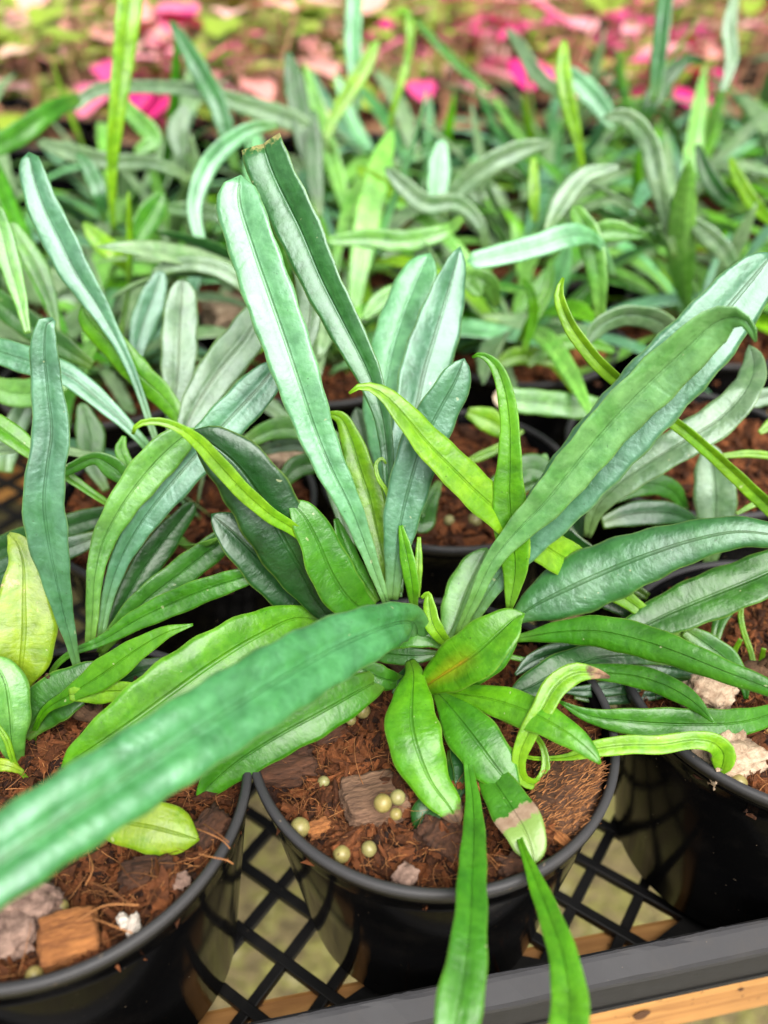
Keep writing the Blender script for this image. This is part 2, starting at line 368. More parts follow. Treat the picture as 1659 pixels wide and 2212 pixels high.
def beam(s0, s1, t0, t1, z0, z1, name, mat, label, cat=None):
    me = box_mesh(s1 - s0, t1 - t0, z1 - z0, .002, name); c = tf((s0 + s1) / 2, (t0 + t1) / 2)
    o = link(name, me, None, mat, (c[0], c[1], (z0 + z1) / 2)); o.rotation_euler = (0, 0, ANG); tag(o, label, cat); return o
bm1 = beam(-.5, .6, -.0445, -.024, -.142, -.0995, 'bench_beam', M_WOOD, 'orange brown timber beam running under the front tray lip', 'beam')
for (px, py, r) in ((1385, 2190, .0032), (1600, 2135, .0011)):
    # knots sit in the front face of the beam
    ray = FW + RT * ((px - W0 / 2) / FPX) - UP * ((py - H0 / 2) / FPX); nrm2 = np.array([PX[0], PX[1], 0]); p0 = np.array([*tf(0, -.0445), 0])
    k = ((p0 - CAM) @ nrm2) / (ray @ nrm2); P = CAM + ray * k
    v = [(0, -.0004, 0)] + [(r * (1 + .15 * math.sin(3 * a * .52)) * math.cos(a * .5236), -.0003, r * 1.15 * math.sin(a * .5236)) for a in range(12)]
    kn = link('knot', pyd('knot', v, [(0, i + 1, (i + 1) % 12 + 1) for i in range(12)]), bm1, M_KNOT)
    rel = P - np.array(bm1.location); kn.location = (rel[0] * AX[0] + rel[1] * AX[1], -(.0205 / 2) - .0002, rel[2])
for i, t0 in enumerate((.36, .80, 1.25, 1.70)):
    beam(-1.0, 1.0, t0, t0 + .03, -.142, -.0995, 'bench_beam', M_WOOD, ['timber bench beam hidden under the second tray', 'timber bench beam under the middle trays', 'timber bench beam under the pink plants', 'farthest timber bench beam at the back'][i], 'beam')
cb = beam(.05, .8, -.35, -.051, -.66, -.60, 'paving_slab', M_CONC, 'pale concrete slab glimpsed below the timber beam', None); cb['kind'] = 'structure'
del cb['label']; cb['label'] = 'pale concrete slab glimpsed below the timber beam'

# ------------------------------------------------------------------ trays
def strip(prof, s0, s1, n, name, jag=None):
    """extrude a profile (t,z) along s"""
    v = []; f = []; m = len(prof)
    for i in range(n + 1):
        s = s0 + (s1 - s0) * i / n
        for k, (t, z) in enumerate(prof):
            dt, dz = (jag(s, k) if jag else (0, 0)); v.append((s, t + dt, z + dz))
    for i in range(n):
        for k in range(m):
            a, b = i * m + k, i * m + (k + 1) % m; f.append((a, b, b + m, a + m))
    f.append(tuple(range(m))[::-1]); f.append(tuple(n * m + k for k in range(m)))
    return pyd(name, v, f, False)
T0 = -.0555
def tray(s0, s1, t0, t1, label, webs, lipz=-.05):
    e = empty('carry_tray', (*PC, 0), ANG); tag(e, label, 'tray', 'black carry trays on the bench')
    zf = -.0945
    jag = lambda s, k: (.0003 * noise.noise(Vector((s * 60, k * 3, 1))), .0004 * noise.noise(Vector((s * 90, k, 5))))
    # rolled lip: slopes outwards, then a short skirt
    prof = [(t0 + .002, lipz), (t0 + .0006, lipz - .0003), (t0 - .0036, lipz - .0046), (t0 - .0042, lipz - .0060), (t0 - .0038, lipz - .0090), (t0 - .0026, lipz - .0090), (t0 - .0028, lipz - .0060), (t0 - .0022, lipz - .0050), (t0 + .0016, lipz - .0014)]
    link('lip', strip(prof, s0, s1, 160, 'lip', jag), e, M_LIP)
    link('front_wall', strip([(t0 + .0022, lipz - .0005), (t0 + .0032, lipz - .0005), (t0 + .006, zf), (t0 + .0045, zf)], s0, s1, 40, 'front_wall'), e, M_TRAY)
    tb = t1
    link('rear_wall', strip([(tb, lipz), (tb + .001, lipz), (tb + .001, zf), (tb, zf)], s0, s1, 4, 'rear_wall'), e, M_TRAY)
    # torn mould flash along the lip's inner edge
    def jf(s, k):
        h = max(0, noise.noise(Vector((s * 45, 0, 3))) * .0016 + abs(noise.noise(Vector((s * 300, 0, 9)))) * .0012 + .0002)
        return (0, h if k in (0, 1) else 0)
    link('torn_edge', strip([(t0 + .0018, lipz), (t0 + .0023, lipz), (t0 + .0026, lipz - .001), (t0 + .0016, lipz - .001)], s0, s1, 420, 'torn_edge', jf), e, M_LIP)
    if webs:
        p, bw, bh = .0265, .0038, .0036; ta, tz = t0 + .014, t1
        for d in (1, -1):
            k0 = int(math.floor((s0 - (tz - ta)) / p)); k1 = int(math.ceil((s1 + (tz - ta)) / p))
            for k in range(k0, k1):
                # line s = k*p + d*(t-ta)
                a, b = ta, tz
                sa, sb = k * p + (0 if d == 1 else 0), k * p + d * (tz - ta)
                lo, hi = min(sa, sb), max(sa, sb)
                if hi < s0 + .03 or lo > s1 - .03: continue
                if d == 1: a = max(ta, ta + (s0 - sa)); b = min(tz, ta + (s1 - sa))
                else: a = max(ta, ta + (sa - s1)); b = min(tz, ta + (sa - s0))
                if b - a < .02: continue
                A = np.array([k * p + d * (a - ta), a]); Bq = np.array([k * p + d * (b - ta), b])
                ln = np.linalg.norm(Bq - A); me = box_mesh(ln, bw, bh, .0005, 'web_bar')
                o = link('web_bar', me, e, M_TRAY); mid = (A + Bq) / 2
                o.location = (mid[0], mid[1], zf - .002 - (.0006 if d == 1 else 0)); o.rotation_euler = (0, 0, math.radians(45 * d))
        # front floor flange with scalloped cups between the pots
        n = 240; v = []; f = []
        for i in range(n + 1):
            s = s0 + (s1 - s0) * i / n; depth = .012 + .016 * abs(math.cos(math.pi * s / .113)) ** 1.5
            for (t, z) in ((t0 + .004, zf + .0012), (t0 + .004 + depth, zf + .0012), (t0 + .004 + depth, zf - .0012), (t0 + .004, zf - .0012)): v.append((s, t, z))
        for i in range(n):
            for k in range(4): a, b = i * 4 + k, i * 4 + (k + 1) % 4; f.append((a, b, b + 4, a + 4))
        link('floor_flange', pyd('floor_flange', v, f, False), e, M_TRAY)
    else:
        o = link('floor_panel', box_mesh(s1 - s0, t1 - t0 - .004, .002, 0, 'floor_panel'), e, M_TRAY); o.location = ((s0 + s1) / 2, (t0 + t1) / 2, zf)
    return e
front_tray = tray(-.36, .42, T0, .34, 'black web-bottomed tray at the front holding the sharp foreground pots', True)
tray(-.62, .60, .355, .715, 'black tray behind the front one, under the blurred ferns', False, -.056)
tray(-.95, .95, .73, 1.95, 'black tray at the back under the pink plants', False, -.056)

# ------------------------------------------------------------------ pots and soil
body_me = lathe([(.0535, -.001), (.0549, -.0028), (.0546, -.0050), (.0536, -.0058), (.0530, -.012), (BASE_R + .002, -POT_H + .004), (BASE_R - .001, -POT_H), (.0005, -POT_H), (.0005, -POT_H + .0012), (BASE_R - .002, -POT_H + .0015), (.0520, -.012), (.0528, -.001)], 96, 'pot_body', True)
rim_me = lathe([(.0529, .0002), (.0537, .0010), (.0551, .0010), (.0556, .0002), (.0553, -.0026), (.0541, -.0006), (.0532, -.0006)], 128, 'rim', True)
for m_, mm in ((body_me, M_POT), (rim_me, M_RIM)): m_.materials.append(mm)
def soil_mesh(seed, nr, na, z0=-.008, amp=.0075, R=.0527):
    v = [(0, 0, z0)]; f = []
    for i in range(1, nr + 1):
        r = R * i / nr
        for k in range(na):
            a = 6.28318 * k / na; x, y = r * math.cos(a), r * math.sin(a); q = Vector((x, y, seed * 3.7))
            e = max(0, 1 - (i / nr) ** 6)
            h = noise.fractal(q * 70, 1, 2, 4) * amp * .8 + abs(noise.noise(q * 260)) * .0022 + abs(noise.noise(q * 620)) * .0012 - .001
            v.append((x, y, z0 + (h + .002 * (1 - (r / R) ** 2)) * (.35 + .65 * e)))
    for k in range(na): f.append((0, 1 + k, 1 + (k + 1) % na))
    for i in range(nr - 1):
        for k in range(na): a, b = 1 + i * na + k, 1 + i * na + (k + 1) % na; f.append((a, a + na, b + na, b))
    me = pyd('potting_soil', v, f); me.materials.append(M_SOIL); return me
ICO = None
def ico():
    global ICO
    if ICO is None:
        bm = bmesh.new(); bmesh.ops.create_icosphere(bm, subdivisions=1, radius=1); ICO = (np.array([v.co[:] for v in bm.verts]), [tuple(v.index for v in f.verts) for f in bm.faces]); bm.free()
    return ICO
def crumbs(seed, n, R, z0, smin=.0004, smax=.0016):
    r = np.random.default_rng(seed); V, F = ico(); vs = []; fs = []
    for i in range(n):
        a = r.uniform(0, 6.283); q = R * math.sqrt(r.uniform(0, 1)); s = smin + (smax - smin) * r.random() ** 3
        P = V * (1 + r.uniform(-.5, .5, (len(V), 1))) * (s * np.array([r.uniform(.6, 2.8), r.uniform(.35, 1.1), r.uniform(.3, .9)])); ti = r.normal(0, .5); P = np.stack([P[:, 0] * math.cos(ti) - P[:, 2] * math.sin(ti), P[:, 1], P[:, 0] * math.sin(ti) + P[:, 2] * math.cos(ti)], 1)
        c, s_ = math.cos(a * 7), math.sin(a * 7); P = np.stack([P[:, 0] * c - P[:, 1] * s_, P[:, 0] * s_ + P[:, 1] * c, P[:, 2]], 1)
        x, y = q * math.cos(a), q * math.sin(a); h = noise.fractal(Vector((x, y, seed * 3.7)) * 70, 1, 2, 4) * .0075 * .8
        vs.append(P + np.array([x, y, z0 + h + .0012 * r.random() + .0018 * (1 - (q / R) ** 2)])); fs += [tuple(k + i * len(V) for k in f) for f in F]
    me = pyd('soil_crumbs', np.concatenate(vs), fs, False); me.materials.append(M_CRUMB); return me
def tube(pts, rad, k=4):
    v = []; f = []; pts = np.asarray(pts); T = nrm(np.gradient(pts, axis=0)); ref = np.array([.3, .2, 1.0])
    for i, p in enumerate(pts):
        a = nrm(np.cross(T[i], ref)); b = np.cross(T[i], a); rr = rad[i] if hasattr(rad, '__len__') else rad
        for j in range(k): q = 6.28318 * j / k; v.append(p + (a * math.cos(q) + b * math.sin(q)) * rr)
    for i in range(len(pts) - 1):
        for j in range(k): f.append((i * k + j, i * k + (j + 1) % k, (i + 1) * k + (j + 1) % k, (i + 1) * k + j))
    return v, f
def join_tubes(lst, name, mat, smooth=True):
    vs = []; fs = []; o = 0
    for v, f in lst: vs += list(v); fs += [tuple(i + o for i in q) for q in f]; o += len(v)
    me = pyd(name, vs, fs, smooth); me.materials.append(mat); return me
def fibres(seed, n, R, z0, rmax=.00022, lmax=.016):
    r = np.random.default_rng(seed); out = []
    for i in range(n):
        a = r.uniform(0, 6.283); q = R * .97 * math.sqrt(r.random()); x, y = q * math.cos(a), q * math.sin(a)
        h = noise.fractal(Vector((x, y, seed * 3.7)) * 70, 1, 2, 4) * .006
        ln = r.uniform(.003, lmax) * (r.random() ** .7); th = r.uniform(0, 6.283); bend = r.uniform(-1.8, 1.8); pitch = r.normal(0, .25)
        p = np.array([x, y, z0 + h + .0015 + .002 * r.random()]); pts = [p]
        for k in range(6):
            th += bend / 6 + r.normal(0, .12); pitch += r.normal(0, .15) - .02
            p = p + np.array([math.cos(th) * math.cos(pitch), math.sin(th) * math.cos(pitch), math.sin(pitch)]) * ln / 6
            if math.hypot(p[0], p[1]) > R * .985: break
            pts.append(p)
        if len(pts) < 3: continue
        out.append(tube(pts, np.linspace(1, .45, len(pts)) * r.uniform(.00007, rmax), 3))
    return join_tubes(out, 'coir_fibres', M_FIBRE)
def pot(c, label, detail, group, seed=0, rz=0, soil=None):
    e = empty('plant_pot', (c[0], c[1], 0), rz); tag(e, label, 'pot', group)
    link('pot_body', body_me, e); link('rim', rim_me, e)
    if detail:
        link('potting_soil', soil_mesh(seed, 60, 190), e)
        tag(link('soil_crumbs', crumbs(seed, 10500, .0515, -.0082, .00025, .0021), e), kind='stuff')
        tag(link('coir_fibres', fibres(seed, 2000, .0515, -.0078, .00017, .018), e), kind='stuff')
    else:
        link('potting_soil', soil[0], e); tag(link('soil_crumbs', soil[1], e), kind='stuff')
    return e
PL, PR = np.array([-.093, .144]), np.array([.132, .188])
pot(PC, 'glossy black round pot in the middle of the front row, coir chips and beads inside', True, 'front pots', 1)
pot(PL, 'glossy black pot at the lower left corner, half out of frame', True, 'front pots', 2)
pot(PR, 'glossy black pot at the right edge, cut by the frame', True, 'front pots', 3)
SOILS = [(soil_mesh(10 + i, 14, 48), crumbs(10 + i, 2200, .051, -.007, .0005, .0030)) for i in range(3)]
rows = []
for k in range(1, 8):
    t = .133 + (k - 1) * .125; sh = .0393 if k % 2 else 0.0
    for i in range(-6, 7):
        c = tf(sh + i * .1135, t); d = c[1] * cp + .2 * sp; x = c[0] / d * FPX
        if abs(x) < W0 / 2 + 230 and t < .70 and not (k == 5 and i <= 1): rows.append((k, i, c))
ORD = ['', 'front', 'second', 'third', 'fourth', 'fifth', 'sixth', 'seventh', 'eighth', 'ninth', 'tenth', 'eleventh', 'twelfth', 'thirteenth', 'fourteenth', 'fifteenth']
def place(k, i):
    q = sorted(b for (a, b, _) in rows if a == k).index(i) + 1
    return ORD[k + 1] + ' row back, ' + ('first' if q == 1 else ORD[q]) + ' from the left'
for (k, i, c) in rows:
    if k == 1: lab = {-1: 'black pot in the second row, left of the pot with two beads', 0: 'black pot with two beads on its soil, just behind the centre fern', 1: 'black pot in the second row, right behind the centre fern'}.get(i, 'black second row pot at the left frame edge' if i < 0 else 'black second row pot at the right frame edge'); gp = 'second row pots'
    else: lab = 'black pot of a blurred fern, ' + place(k, i); gp = 'blurred fern pots'
    pot(c, lab, False, gp, 0, random.uniform(0, 6.28), SOILS[(k + i) % 3])

# ------------------------------------------------------------------ ferns built leaf by leaf
FC = empty('strap_fern', (PC[0] - .003, PC[1] + .020, -.006)); tag(FC, 'large sharp strap fern in the centre pot with two tall upright blades', 'fern', 'strap ferns')
FL = empty('strap_fern', (PL[0] + .005, PL[1] + .03, -.006)); tag(FL, 'strap fern at the left edge with a yellow spotted leaf and a lobed leaf', 'fern', 'strap ferns')
FR = empty('strap_fern', (PR[0], PR[1], -.006)); tag(FR, 'strap fern at the right edge rooted in the cut-off front pot', 'fern', 'strap ferns')
def rowpot(k, i): return next(c for (a, b, c) in rows if (a, b) == (k, i))
cBL, cBC, cBR = rowpot(1, -1), rowpot(1, 0), rowpot(1, 1)
BL = empty('strap_fern', (*cBL, -.006)); tag(BL, 'slightly blurred strap fern behind the left fern, with a broad upright rounded blade', 'fern', 'strap ferns')
BC = empty('strap_fern', (*cBC, -.006)); tag(BC, 'small strap fern right behind the centre fern in the pot with two beads', 'fern', 'strap ferns')
BR = empty('strap_fern', (*cBR, -.006)); tag(BR, 'slightly blurred strap fern behind the right side, with a long bare green stalk', 'fern', 'strap ferns')

# --- centre fern: uprights
hero_leaf(FC, [(567,310,.256,92),(588,372,.256,98),(650,500,.256,98),(692,600,.256,86),(745,705,.256,76),(795,805,.257,58),(826,900,.258,38),(838,1000,.260,27),(846,1120,.262,21),(858,1290,.265,14)], 'teal', mat=M_CUT, roll=(0,14), fold=.26, groove=.12, wave=.05, bulge=.03, round_tip=False)
hero_leaf(FC, [(520,378,.244,70),(516,430,.244,96),(545,530,.244,104),(583,640,.244,108),(618,740,.245,104),(648,830,.246,96),(682,930,.249,80),(715,1010,.251,68),(757,1095,.254,50),(792,1185,.258,34),(834,1300,.262,16)], 'mint', roll=(-4,8), fold=.18, groove=.12, wave=.05, bulge=.03)
hero_leaf(FC, [(994,532,.288,14),(984,572,.288,45),(965,640,.287,78),(938,730,.286,102),(917,800,.284,108),(900,880,.282,100),(876,1000,.278,80),(858,1150,.271,40),(862,1280,.266,16)], 'blue', roll=(0,-18), fold=.14, groove=.04)
hero_leaf(FC, [(930,546,.30,40),(908,590,.30,74),(872,680,.299,92),(845,770,.297,96),(828,880,.294,86),(838,1000,.288,62),(855,1200,.275,20),(862,1290,.268,14)], 'mint', roll=(6,20), fold=.10, groove=.03)
hero_leaf(FC, [(1003,774,.248,34),(985,820,.249,68),(947,890,.251,86),(912,960,.253,93),(887,1040,.255,90),(867,1120,.257,78),(856,1200,.259,52),(847,1295,.262,24)], 'blue', roll=(0,-12), fold=.12, groove=.03, curl=-.05)
hero_leaf(FR, [(754,850,.236,5),(768,838,.236,12),(800,836,.236,20),(835,856,.237,36),(870,892,.238,50),(920,952,.241,66),(980,1013,.244,76),(1040,1072,.248,80),(1105,1125,.253,80),(1180,1182,.259,82),(1260,1230,.265,70),(1360,1300,.268,36),(1500,1400,.27,18)], 'lime', roll=(0,-25), fold=.16, groove=.10, wave=.03)
hero_leaf(FC, [(1020,772,.242,5),(1036,766,.241,12),(1066,784,.241,24),(1090,840,.242,36),(1101,920,.244,42),(1101,1000,.246,54),(1100,1080,.249,72),(1107,1160,.252,74),(1112,1235,.255,52),(1100,1315,.258,14)], 'bright', roll=(10,0), fold=.25, groove=.02, wave=.03)
hero_leaf(FC, [(1633,738,.212,6),(1628,718,.212,18),(1612,694,.212,26),(1585,684,.214,48),(1545,698,.217,82),(1490,748,.221,94),(1425,808,.226,100),(1350,882,.231,100),(1268,974,.237,92),(1182,1080,.244,78),(1112,1152,.249,54),(1062,1215,.253,38),(1022,1300,.257,26),(988,1375,.260,18)], 'cool', roll=(-8,-26), fold=.24, groove=.12, wave=.09, bulge=.05)
hero_leaf(FC, [(1672,545,.236,40),(1640,585,.236,92),(1590,645,.237,122),(1520,728,.238,142),(1440,812,.241,152),(1352,910,.245,150),(1262,1012,.249,138),(1182,1110,.254,110),(1112,1200,.258,68),(1052,1282,.261,40),(1003,1365,.263,20)], 'blue', roll=(0,-10), fold=.14, groove=.05, wave=.04)
hero_leaf(FC, [(1740,1170,.244,30),(1660,1154,.246,56),(1590,1149,.248,70),(1500,1166,.251,88),(1400,1198,.254,112),(1310,1234,.257,130),(1230,1270,.259,124),(1160,1305,.261,80),(1105,1340,.263,22),(1020,1390,.266,12)], 'teal', roll=(0,10), fold=-.10, groove=.06, curl=-.1, wave=.04)
hero_leaf(FR, [(1300,1395,.268,30),(1370,1362,.267,64),(1440,1328,.266,88),(1530,1290,.264,102),(1620,1254,.262,98),(1720,1212,.262,80),(1820,1190,.264,30)], 'mid', roll=(-14,-6), fold=.10, groove=.05, wave=.05)
hero_leaf(FC, [(1750,1530,.222,14),(1660,1487,.226,38),(1560,1449,.231,52),(1460,1409,.237,66),(1380,1383,.243,74),(1290,1364,.249,70),(1200,1366,.255,46),(1130,1377,.259,20),(1040,1392,.264,12)], 'green', roll=(8,-16), fold=-.16, groove=.04, curl=-.1, wave=.04)
# dark blades low on the right
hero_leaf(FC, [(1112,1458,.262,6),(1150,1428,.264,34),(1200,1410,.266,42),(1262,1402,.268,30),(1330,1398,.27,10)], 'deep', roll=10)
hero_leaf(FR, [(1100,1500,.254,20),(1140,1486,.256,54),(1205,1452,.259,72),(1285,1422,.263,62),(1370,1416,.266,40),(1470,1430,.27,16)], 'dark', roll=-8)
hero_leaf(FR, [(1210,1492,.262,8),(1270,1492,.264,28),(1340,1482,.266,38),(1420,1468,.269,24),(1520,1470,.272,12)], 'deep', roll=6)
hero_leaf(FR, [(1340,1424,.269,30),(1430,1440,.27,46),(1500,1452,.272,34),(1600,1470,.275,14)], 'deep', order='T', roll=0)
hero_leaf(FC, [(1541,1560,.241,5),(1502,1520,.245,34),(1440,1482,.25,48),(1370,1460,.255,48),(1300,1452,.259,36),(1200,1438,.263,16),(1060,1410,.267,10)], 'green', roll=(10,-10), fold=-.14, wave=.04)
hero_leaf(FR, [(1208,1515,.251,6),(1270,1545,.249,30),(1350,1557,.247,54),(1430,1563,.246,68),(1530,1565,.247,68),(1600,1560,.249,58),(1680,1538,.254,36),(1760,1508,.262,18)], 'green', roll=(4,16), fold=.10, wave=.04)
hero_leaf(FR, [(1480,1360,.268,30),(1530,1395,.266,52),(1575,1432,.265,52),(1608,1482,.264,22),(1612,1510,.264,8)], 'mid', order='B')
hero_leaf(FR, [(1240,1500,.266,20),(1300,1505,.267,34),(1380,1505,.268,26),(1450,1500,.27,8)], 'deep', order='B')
# folded leaf and the front rosette
hero_leaf(FC, [(1134,1326,.232,14),(1112,1336,.232,52),(1075,1368,.232,94),(1030,1408,.234,112),(980,1442,.239,98),(940,1468,.245,62),(908,1488,.252,22),(890,1470,.260,12)], 'bright', mat=M_SCAR, roll=(0,16), fold=.22, groove=.10, wave=.05)
hero_leaf(FC, [(1110,1345,.246,20),(1090,1385,.246,50),(1060,1425,.247,60),(1010,1465,.249,40),(950,1480,.254,12)], 'green', roll=-20)
hero_leaf(FC, [(994,1782,.228,26),(970,1742,.228,58),(932,1690,.230,86),(903,1622,.231,116),(889,1560,.235,116),(890,1502,.241,84),(893,1456,.248,44),(885,1425,.256,20)], 'bright', mat=M_BROWNTIP, roll=(-8,6), fold=-.14, groove=.08, wave=.06)
hero_leaf(FC, [(1121,1720,.232,6),(1106,1700,.232,44),(1070,1655,.233,96),(1030,1602,.236,110),(992,1553,.241,94),(962,1515,.247,46),(930,1480,.254,14)], 'green', roll=(6,-6), fold=-.12, groove=.07, wave=.05)
hero_leaf(FC, [(1297,1650,.223,6),(1280,1628,.224,30),(1240,1593,.226,52),(1180,1556,.230,70),(1120,1529,.235,76),(1050,1508,.241,60),(985,1498,.247,28),(925,1488,.254,10)], 'bright', roll=(0,14), fold=-.18, groove=.06, wave=.04)
hero_leaf(FC, [(1317,1463,.236,6),(1290,1455,.235,22),(1242,1454,.234,44),(1202,1480,.233,52),(1172,1530,.232,46),(1142,1583,.232,40),(1121,1638,.233,32),(1128,1682,.234,26),(1158,1694,.236,24),(1178,1664,.238,20),(1172,1612,.240,14),(1142,1578,.243,11),(1090,1555,.247,10),(1030,1515,.253,9)], 'lime', mat=M_BROWNTIP, roll=0, fold=.30, groove=.12, wave=.02)
hero_leaf(FC, [(1552,1672,.238,8),(1560,1652,.236,40),(1562,1628,.235,54),(1542,1606,.234,44),(1504,1598,.234,38),(1429,1608,.234,40),(1354,1609,.235,40),(1289,1617,.236,36),(1219,1636,.238,14),(1130,1633,.243,8),(1070,1590,.249,7)], 'lime', roll=(0,0), fold=.3, groove=.1, wave=.05)
hero_leaf(FC, [(894,1790,.231,16),(908,1772,.2305,52),(938,1738,.232,66),(980,1690,.236,40),(975,1620,.244,16)], 'dark', roll=-10)
hero_leaf(FC, [(1000,1750,.232,14),(1004,1690,.236,44),(998,1620,.242,52),(970,1540,.250,24)], 'deep', roll=10)
# straps hanging over the rim
hero_leaf(FC, [(968,2300,.176,60),(988,2190,.181,100),(1004,2105,.186,92),(1013,2030,.191,76),(1018,1960,.197,68),(1019,1900,.204,62),(1023,1830,.213,54),(1023,1755,.223,38),(1017,1690,.231,24),(1000,1600,.240,16),(960,1500,.252,10)], 'green', roll=(0,6), fold=.16, groove=.12, wave=.03)
hero_leaf(FC, [(1153,1868,.218,34),(1150,1842,.219,62),(1136,1800,.221,86),(1107,1750,.226,92),(1076,1702,.231,78),(1042,1652,.238,40),(1000,1580,.248,14)], 'green', mat=M_BAND, roll=(-6,8), fold=.10, groove=.08, wave=.08)
hero_leaf(FC, [(1215,2330,.172,60),(1228,2225,.178,84),(1229,2140,.184,76),(1215,2060,.190,62),(1190,1985,.197,50),(1160,1910,.206,36),(1133,1842,.215,17),(1105,1770,.228,11),(1040,1660,.243,9)], 'bright', roll=(0,6), fold=.20, groove=.14, wave=.03)
# left side of the centre fern
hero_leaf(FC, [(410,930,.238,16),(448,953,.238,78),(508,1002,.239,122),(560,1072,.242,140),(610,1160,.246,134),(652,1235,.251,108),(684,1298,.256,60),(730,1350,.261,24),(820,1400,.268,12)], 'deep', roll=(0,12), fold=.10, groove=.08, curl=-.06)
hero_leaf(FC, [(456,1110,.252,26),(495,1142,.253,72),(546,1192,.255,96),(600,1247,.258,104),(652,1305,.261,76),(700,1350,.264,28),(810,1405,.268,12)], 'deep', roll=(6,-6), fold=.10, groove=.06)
hero_leaf(FC, [(287,938,.222,7),(296,918,.221,12),(340,910,.222,17),(390,926,.224,22),(430,956,.227,32),(470,1000,.230,38),(522,1057,.234,38),(582,1110,.239,34),(640,1147,.244,26),(705,1205,.251,20),(800,1340,.262,12)], 'lime', roll=(20,0), fold=.35, groove=.02, wave=.03)
hero_leaf(FC, [(626,1083,.244,26),(655,1112,.244,62),(686,1168,.246,82),(716,1237,.249,96),(752,1292,.252,88),(794,1326,.257,54),(845,1375,.264,16)], 'green', roll=(0,-10), fold=.14, groove=.05)
hero_leaf(FC, [(632,1176,.258,14),(650,1215,.259,44),(690,1275,.261,52),(740,1330,.264,30),(820,1390,.268,10)], 'green')
hero_leaf(FC, [(704,893,.266,8),(735,902,.266,28),(759,950,.266,46),(777,1010,.266,62),(797,1072,.266,68),(812,1135,.266,60),(828,1205,.266,42),(848,1295,.267,16)], 'lime', roll=(0,14), fold=.14)
hero_leaf(FC, [(834,1002,.258,4),(826,990,.258,7),(813,1000,.258,9),(816,1030,.258,10),(835,1062,.259,10),(852,1130,.261,12),(860,1280,.266,10)], 'lime', nv=7)
hero_leaf(FC, [(866,1135,.256,10),(878,1195,.256,30),(890,1260,.257,30),(895,1315,.26,14)], 'bright', roll=20)
hero_leaf(FC, [(905,1160,.262,8),(904,1220,.262,18),(900,1290,.263,14)], 'lime', nv=7)
hero_leaf(FC, [(725,1120,.262,10),(745,1180,.262,36),(775,1240,.263,36),(815,1300,.265,14)], 'green', roll=-25)
hero_leaf(FC, [(910,1292,.25,7),(924,1283,.249,12),(928,1312,.248,28),(935,1348,.247,36),(955,1378,.248,28),(978,1400,.252,14)], 'lime', roll=15)
hero_leaf(FC, [(1052,1183,.272,22),(1032,1225,.271,70),(1006,1282,.270,86),(985,1340,.269,70),(962,1388,.268,26)], 'pale', roll=8)
hero_leaf(FC, [(968,1402,.252,8),(922,1376,.252,46),(872,1372,.253,56),(820,1388,.256,34),(790,1400,.26,12)], 'green', order='B', roll=-8)
hero_leaf(FC, [(955,1412,.256,8),(900,1416,.256,34),(840,1412,.258,42),(785,1402,.262,14)], 'mid', order='B')
hero_leaf(FC, [(760,1428,.25,14),(795,1452,.251,52),(835,1468,.253,46),(875,1470,.258,14)], 'green', roll=6)
hero_leaf(FC, [(850,1500,.254,10),(870,1475,.256,40),(885,1440,.26,14)], 'dark')
# the long blade below the big one and the big blade towards the camera
hero_leaf(FC, [(424,1726,.237,16),(458,1692,.237,54),(518,1642,.237,78),(600,1590,.238,90),(700,1535,.242,92),(780,1490,.248,72),(845,1455,.256,22)], 'green', roll=(8,18), fold=.10, groove=.06, mat=M_LEAF)
hero_leaf(FC, [(132,1658,.234,14),(160,1640,.234,50),(220,1602,.234,92),(300,1548,.236,130),(382,1488,.239,142),(470,1426,.244,132),(560,1372,.250,108),(650,1335,.258,54),(760,1370,.265,16)], 'bright', roll=(0,10), fold=.12, groove=.06, curl=-.05)
hero_leaf(FC, [(-300,2060,.144,60),(-150,1962,.150,168),(0,1857,.157,178),(150,1757,.165,178),(300,1660,.174,175),(450,1563,.184,170),(600,1470,.197,160),(715,1405,.209,142),(800,1366,.218,116),(868,1344,.233,86),(896,1350,.245,66),(900,1385,.256,34),(885,1420,.264,16)], 'sea', roll=(0,-4), fold=.16, groove=.16, curl=-.10, wave=.035, n=70, bulge=.08)

# --- left fern
hero_leaf(FL, [(117,690,.228,12),(104,696,.228,34),(96,745,.229,54),(104,850,.232,66),(112,930,.234,78),(103,1000,.235,78),(95,1080,.237,85),(102,1152,.240,86),(118,1235,.244,64),(138,1325,.249,40),(160,1412,.254,20),(175,1480,.258,12)], 'blue', roll=(0,14), fold=.18, groove=.14)
hero_leaf(FL, [(422,925,.262,16),(395,945,.262,58),(350,985,.262,78),(300,1042,.262,75),(258,1102,.262,62),(222,1172,.263,48),(205,1245,.264,34),(200,1320,.266,27),(194,1400,.268,18)], 'pale', roll=(8,-8), fold=.12, groove=.10)
hero_leaf(FL, [(604,778,.268,30),(570,825,.268,74),(510,890,.268,84),(440,965,.267,84),(370,1045,.266,78),(310,1122,.266,62),(262,1205,.267,42),(232,1295,.269,25),(218,1380,.27,16)], 'blue', roll=(-6,6), fold=.14, groove=.10)
hero_leaf(BL, [(600,620,.31,30),(560,680,.308,66),(528,732,.306,82),(480,792,.304,86),(432,862,.302,70),(402,925,.30,42),(380,1010,.30,22),(375,1080,.30,12)], 'grey', roll=(0,10), fold=.14, groove=.10)
hero_leaf(FC, [(640,560,.30,24),(668,640,.298,50),(664,715,.295,48),(640,790,.29,40),(700,1000,.28,30),(780,1250,.27,14)], 'grey')
hero_leaf(FL, [(540,1130,.272,24),(505,1152,.272,46),(450,1192,.272,58),(380,1246,.272,62),(310,1302,.271,58),(258,1355,.271,40),(215,1410,.272,16)], 'mid', roll=-8, fold=.12)
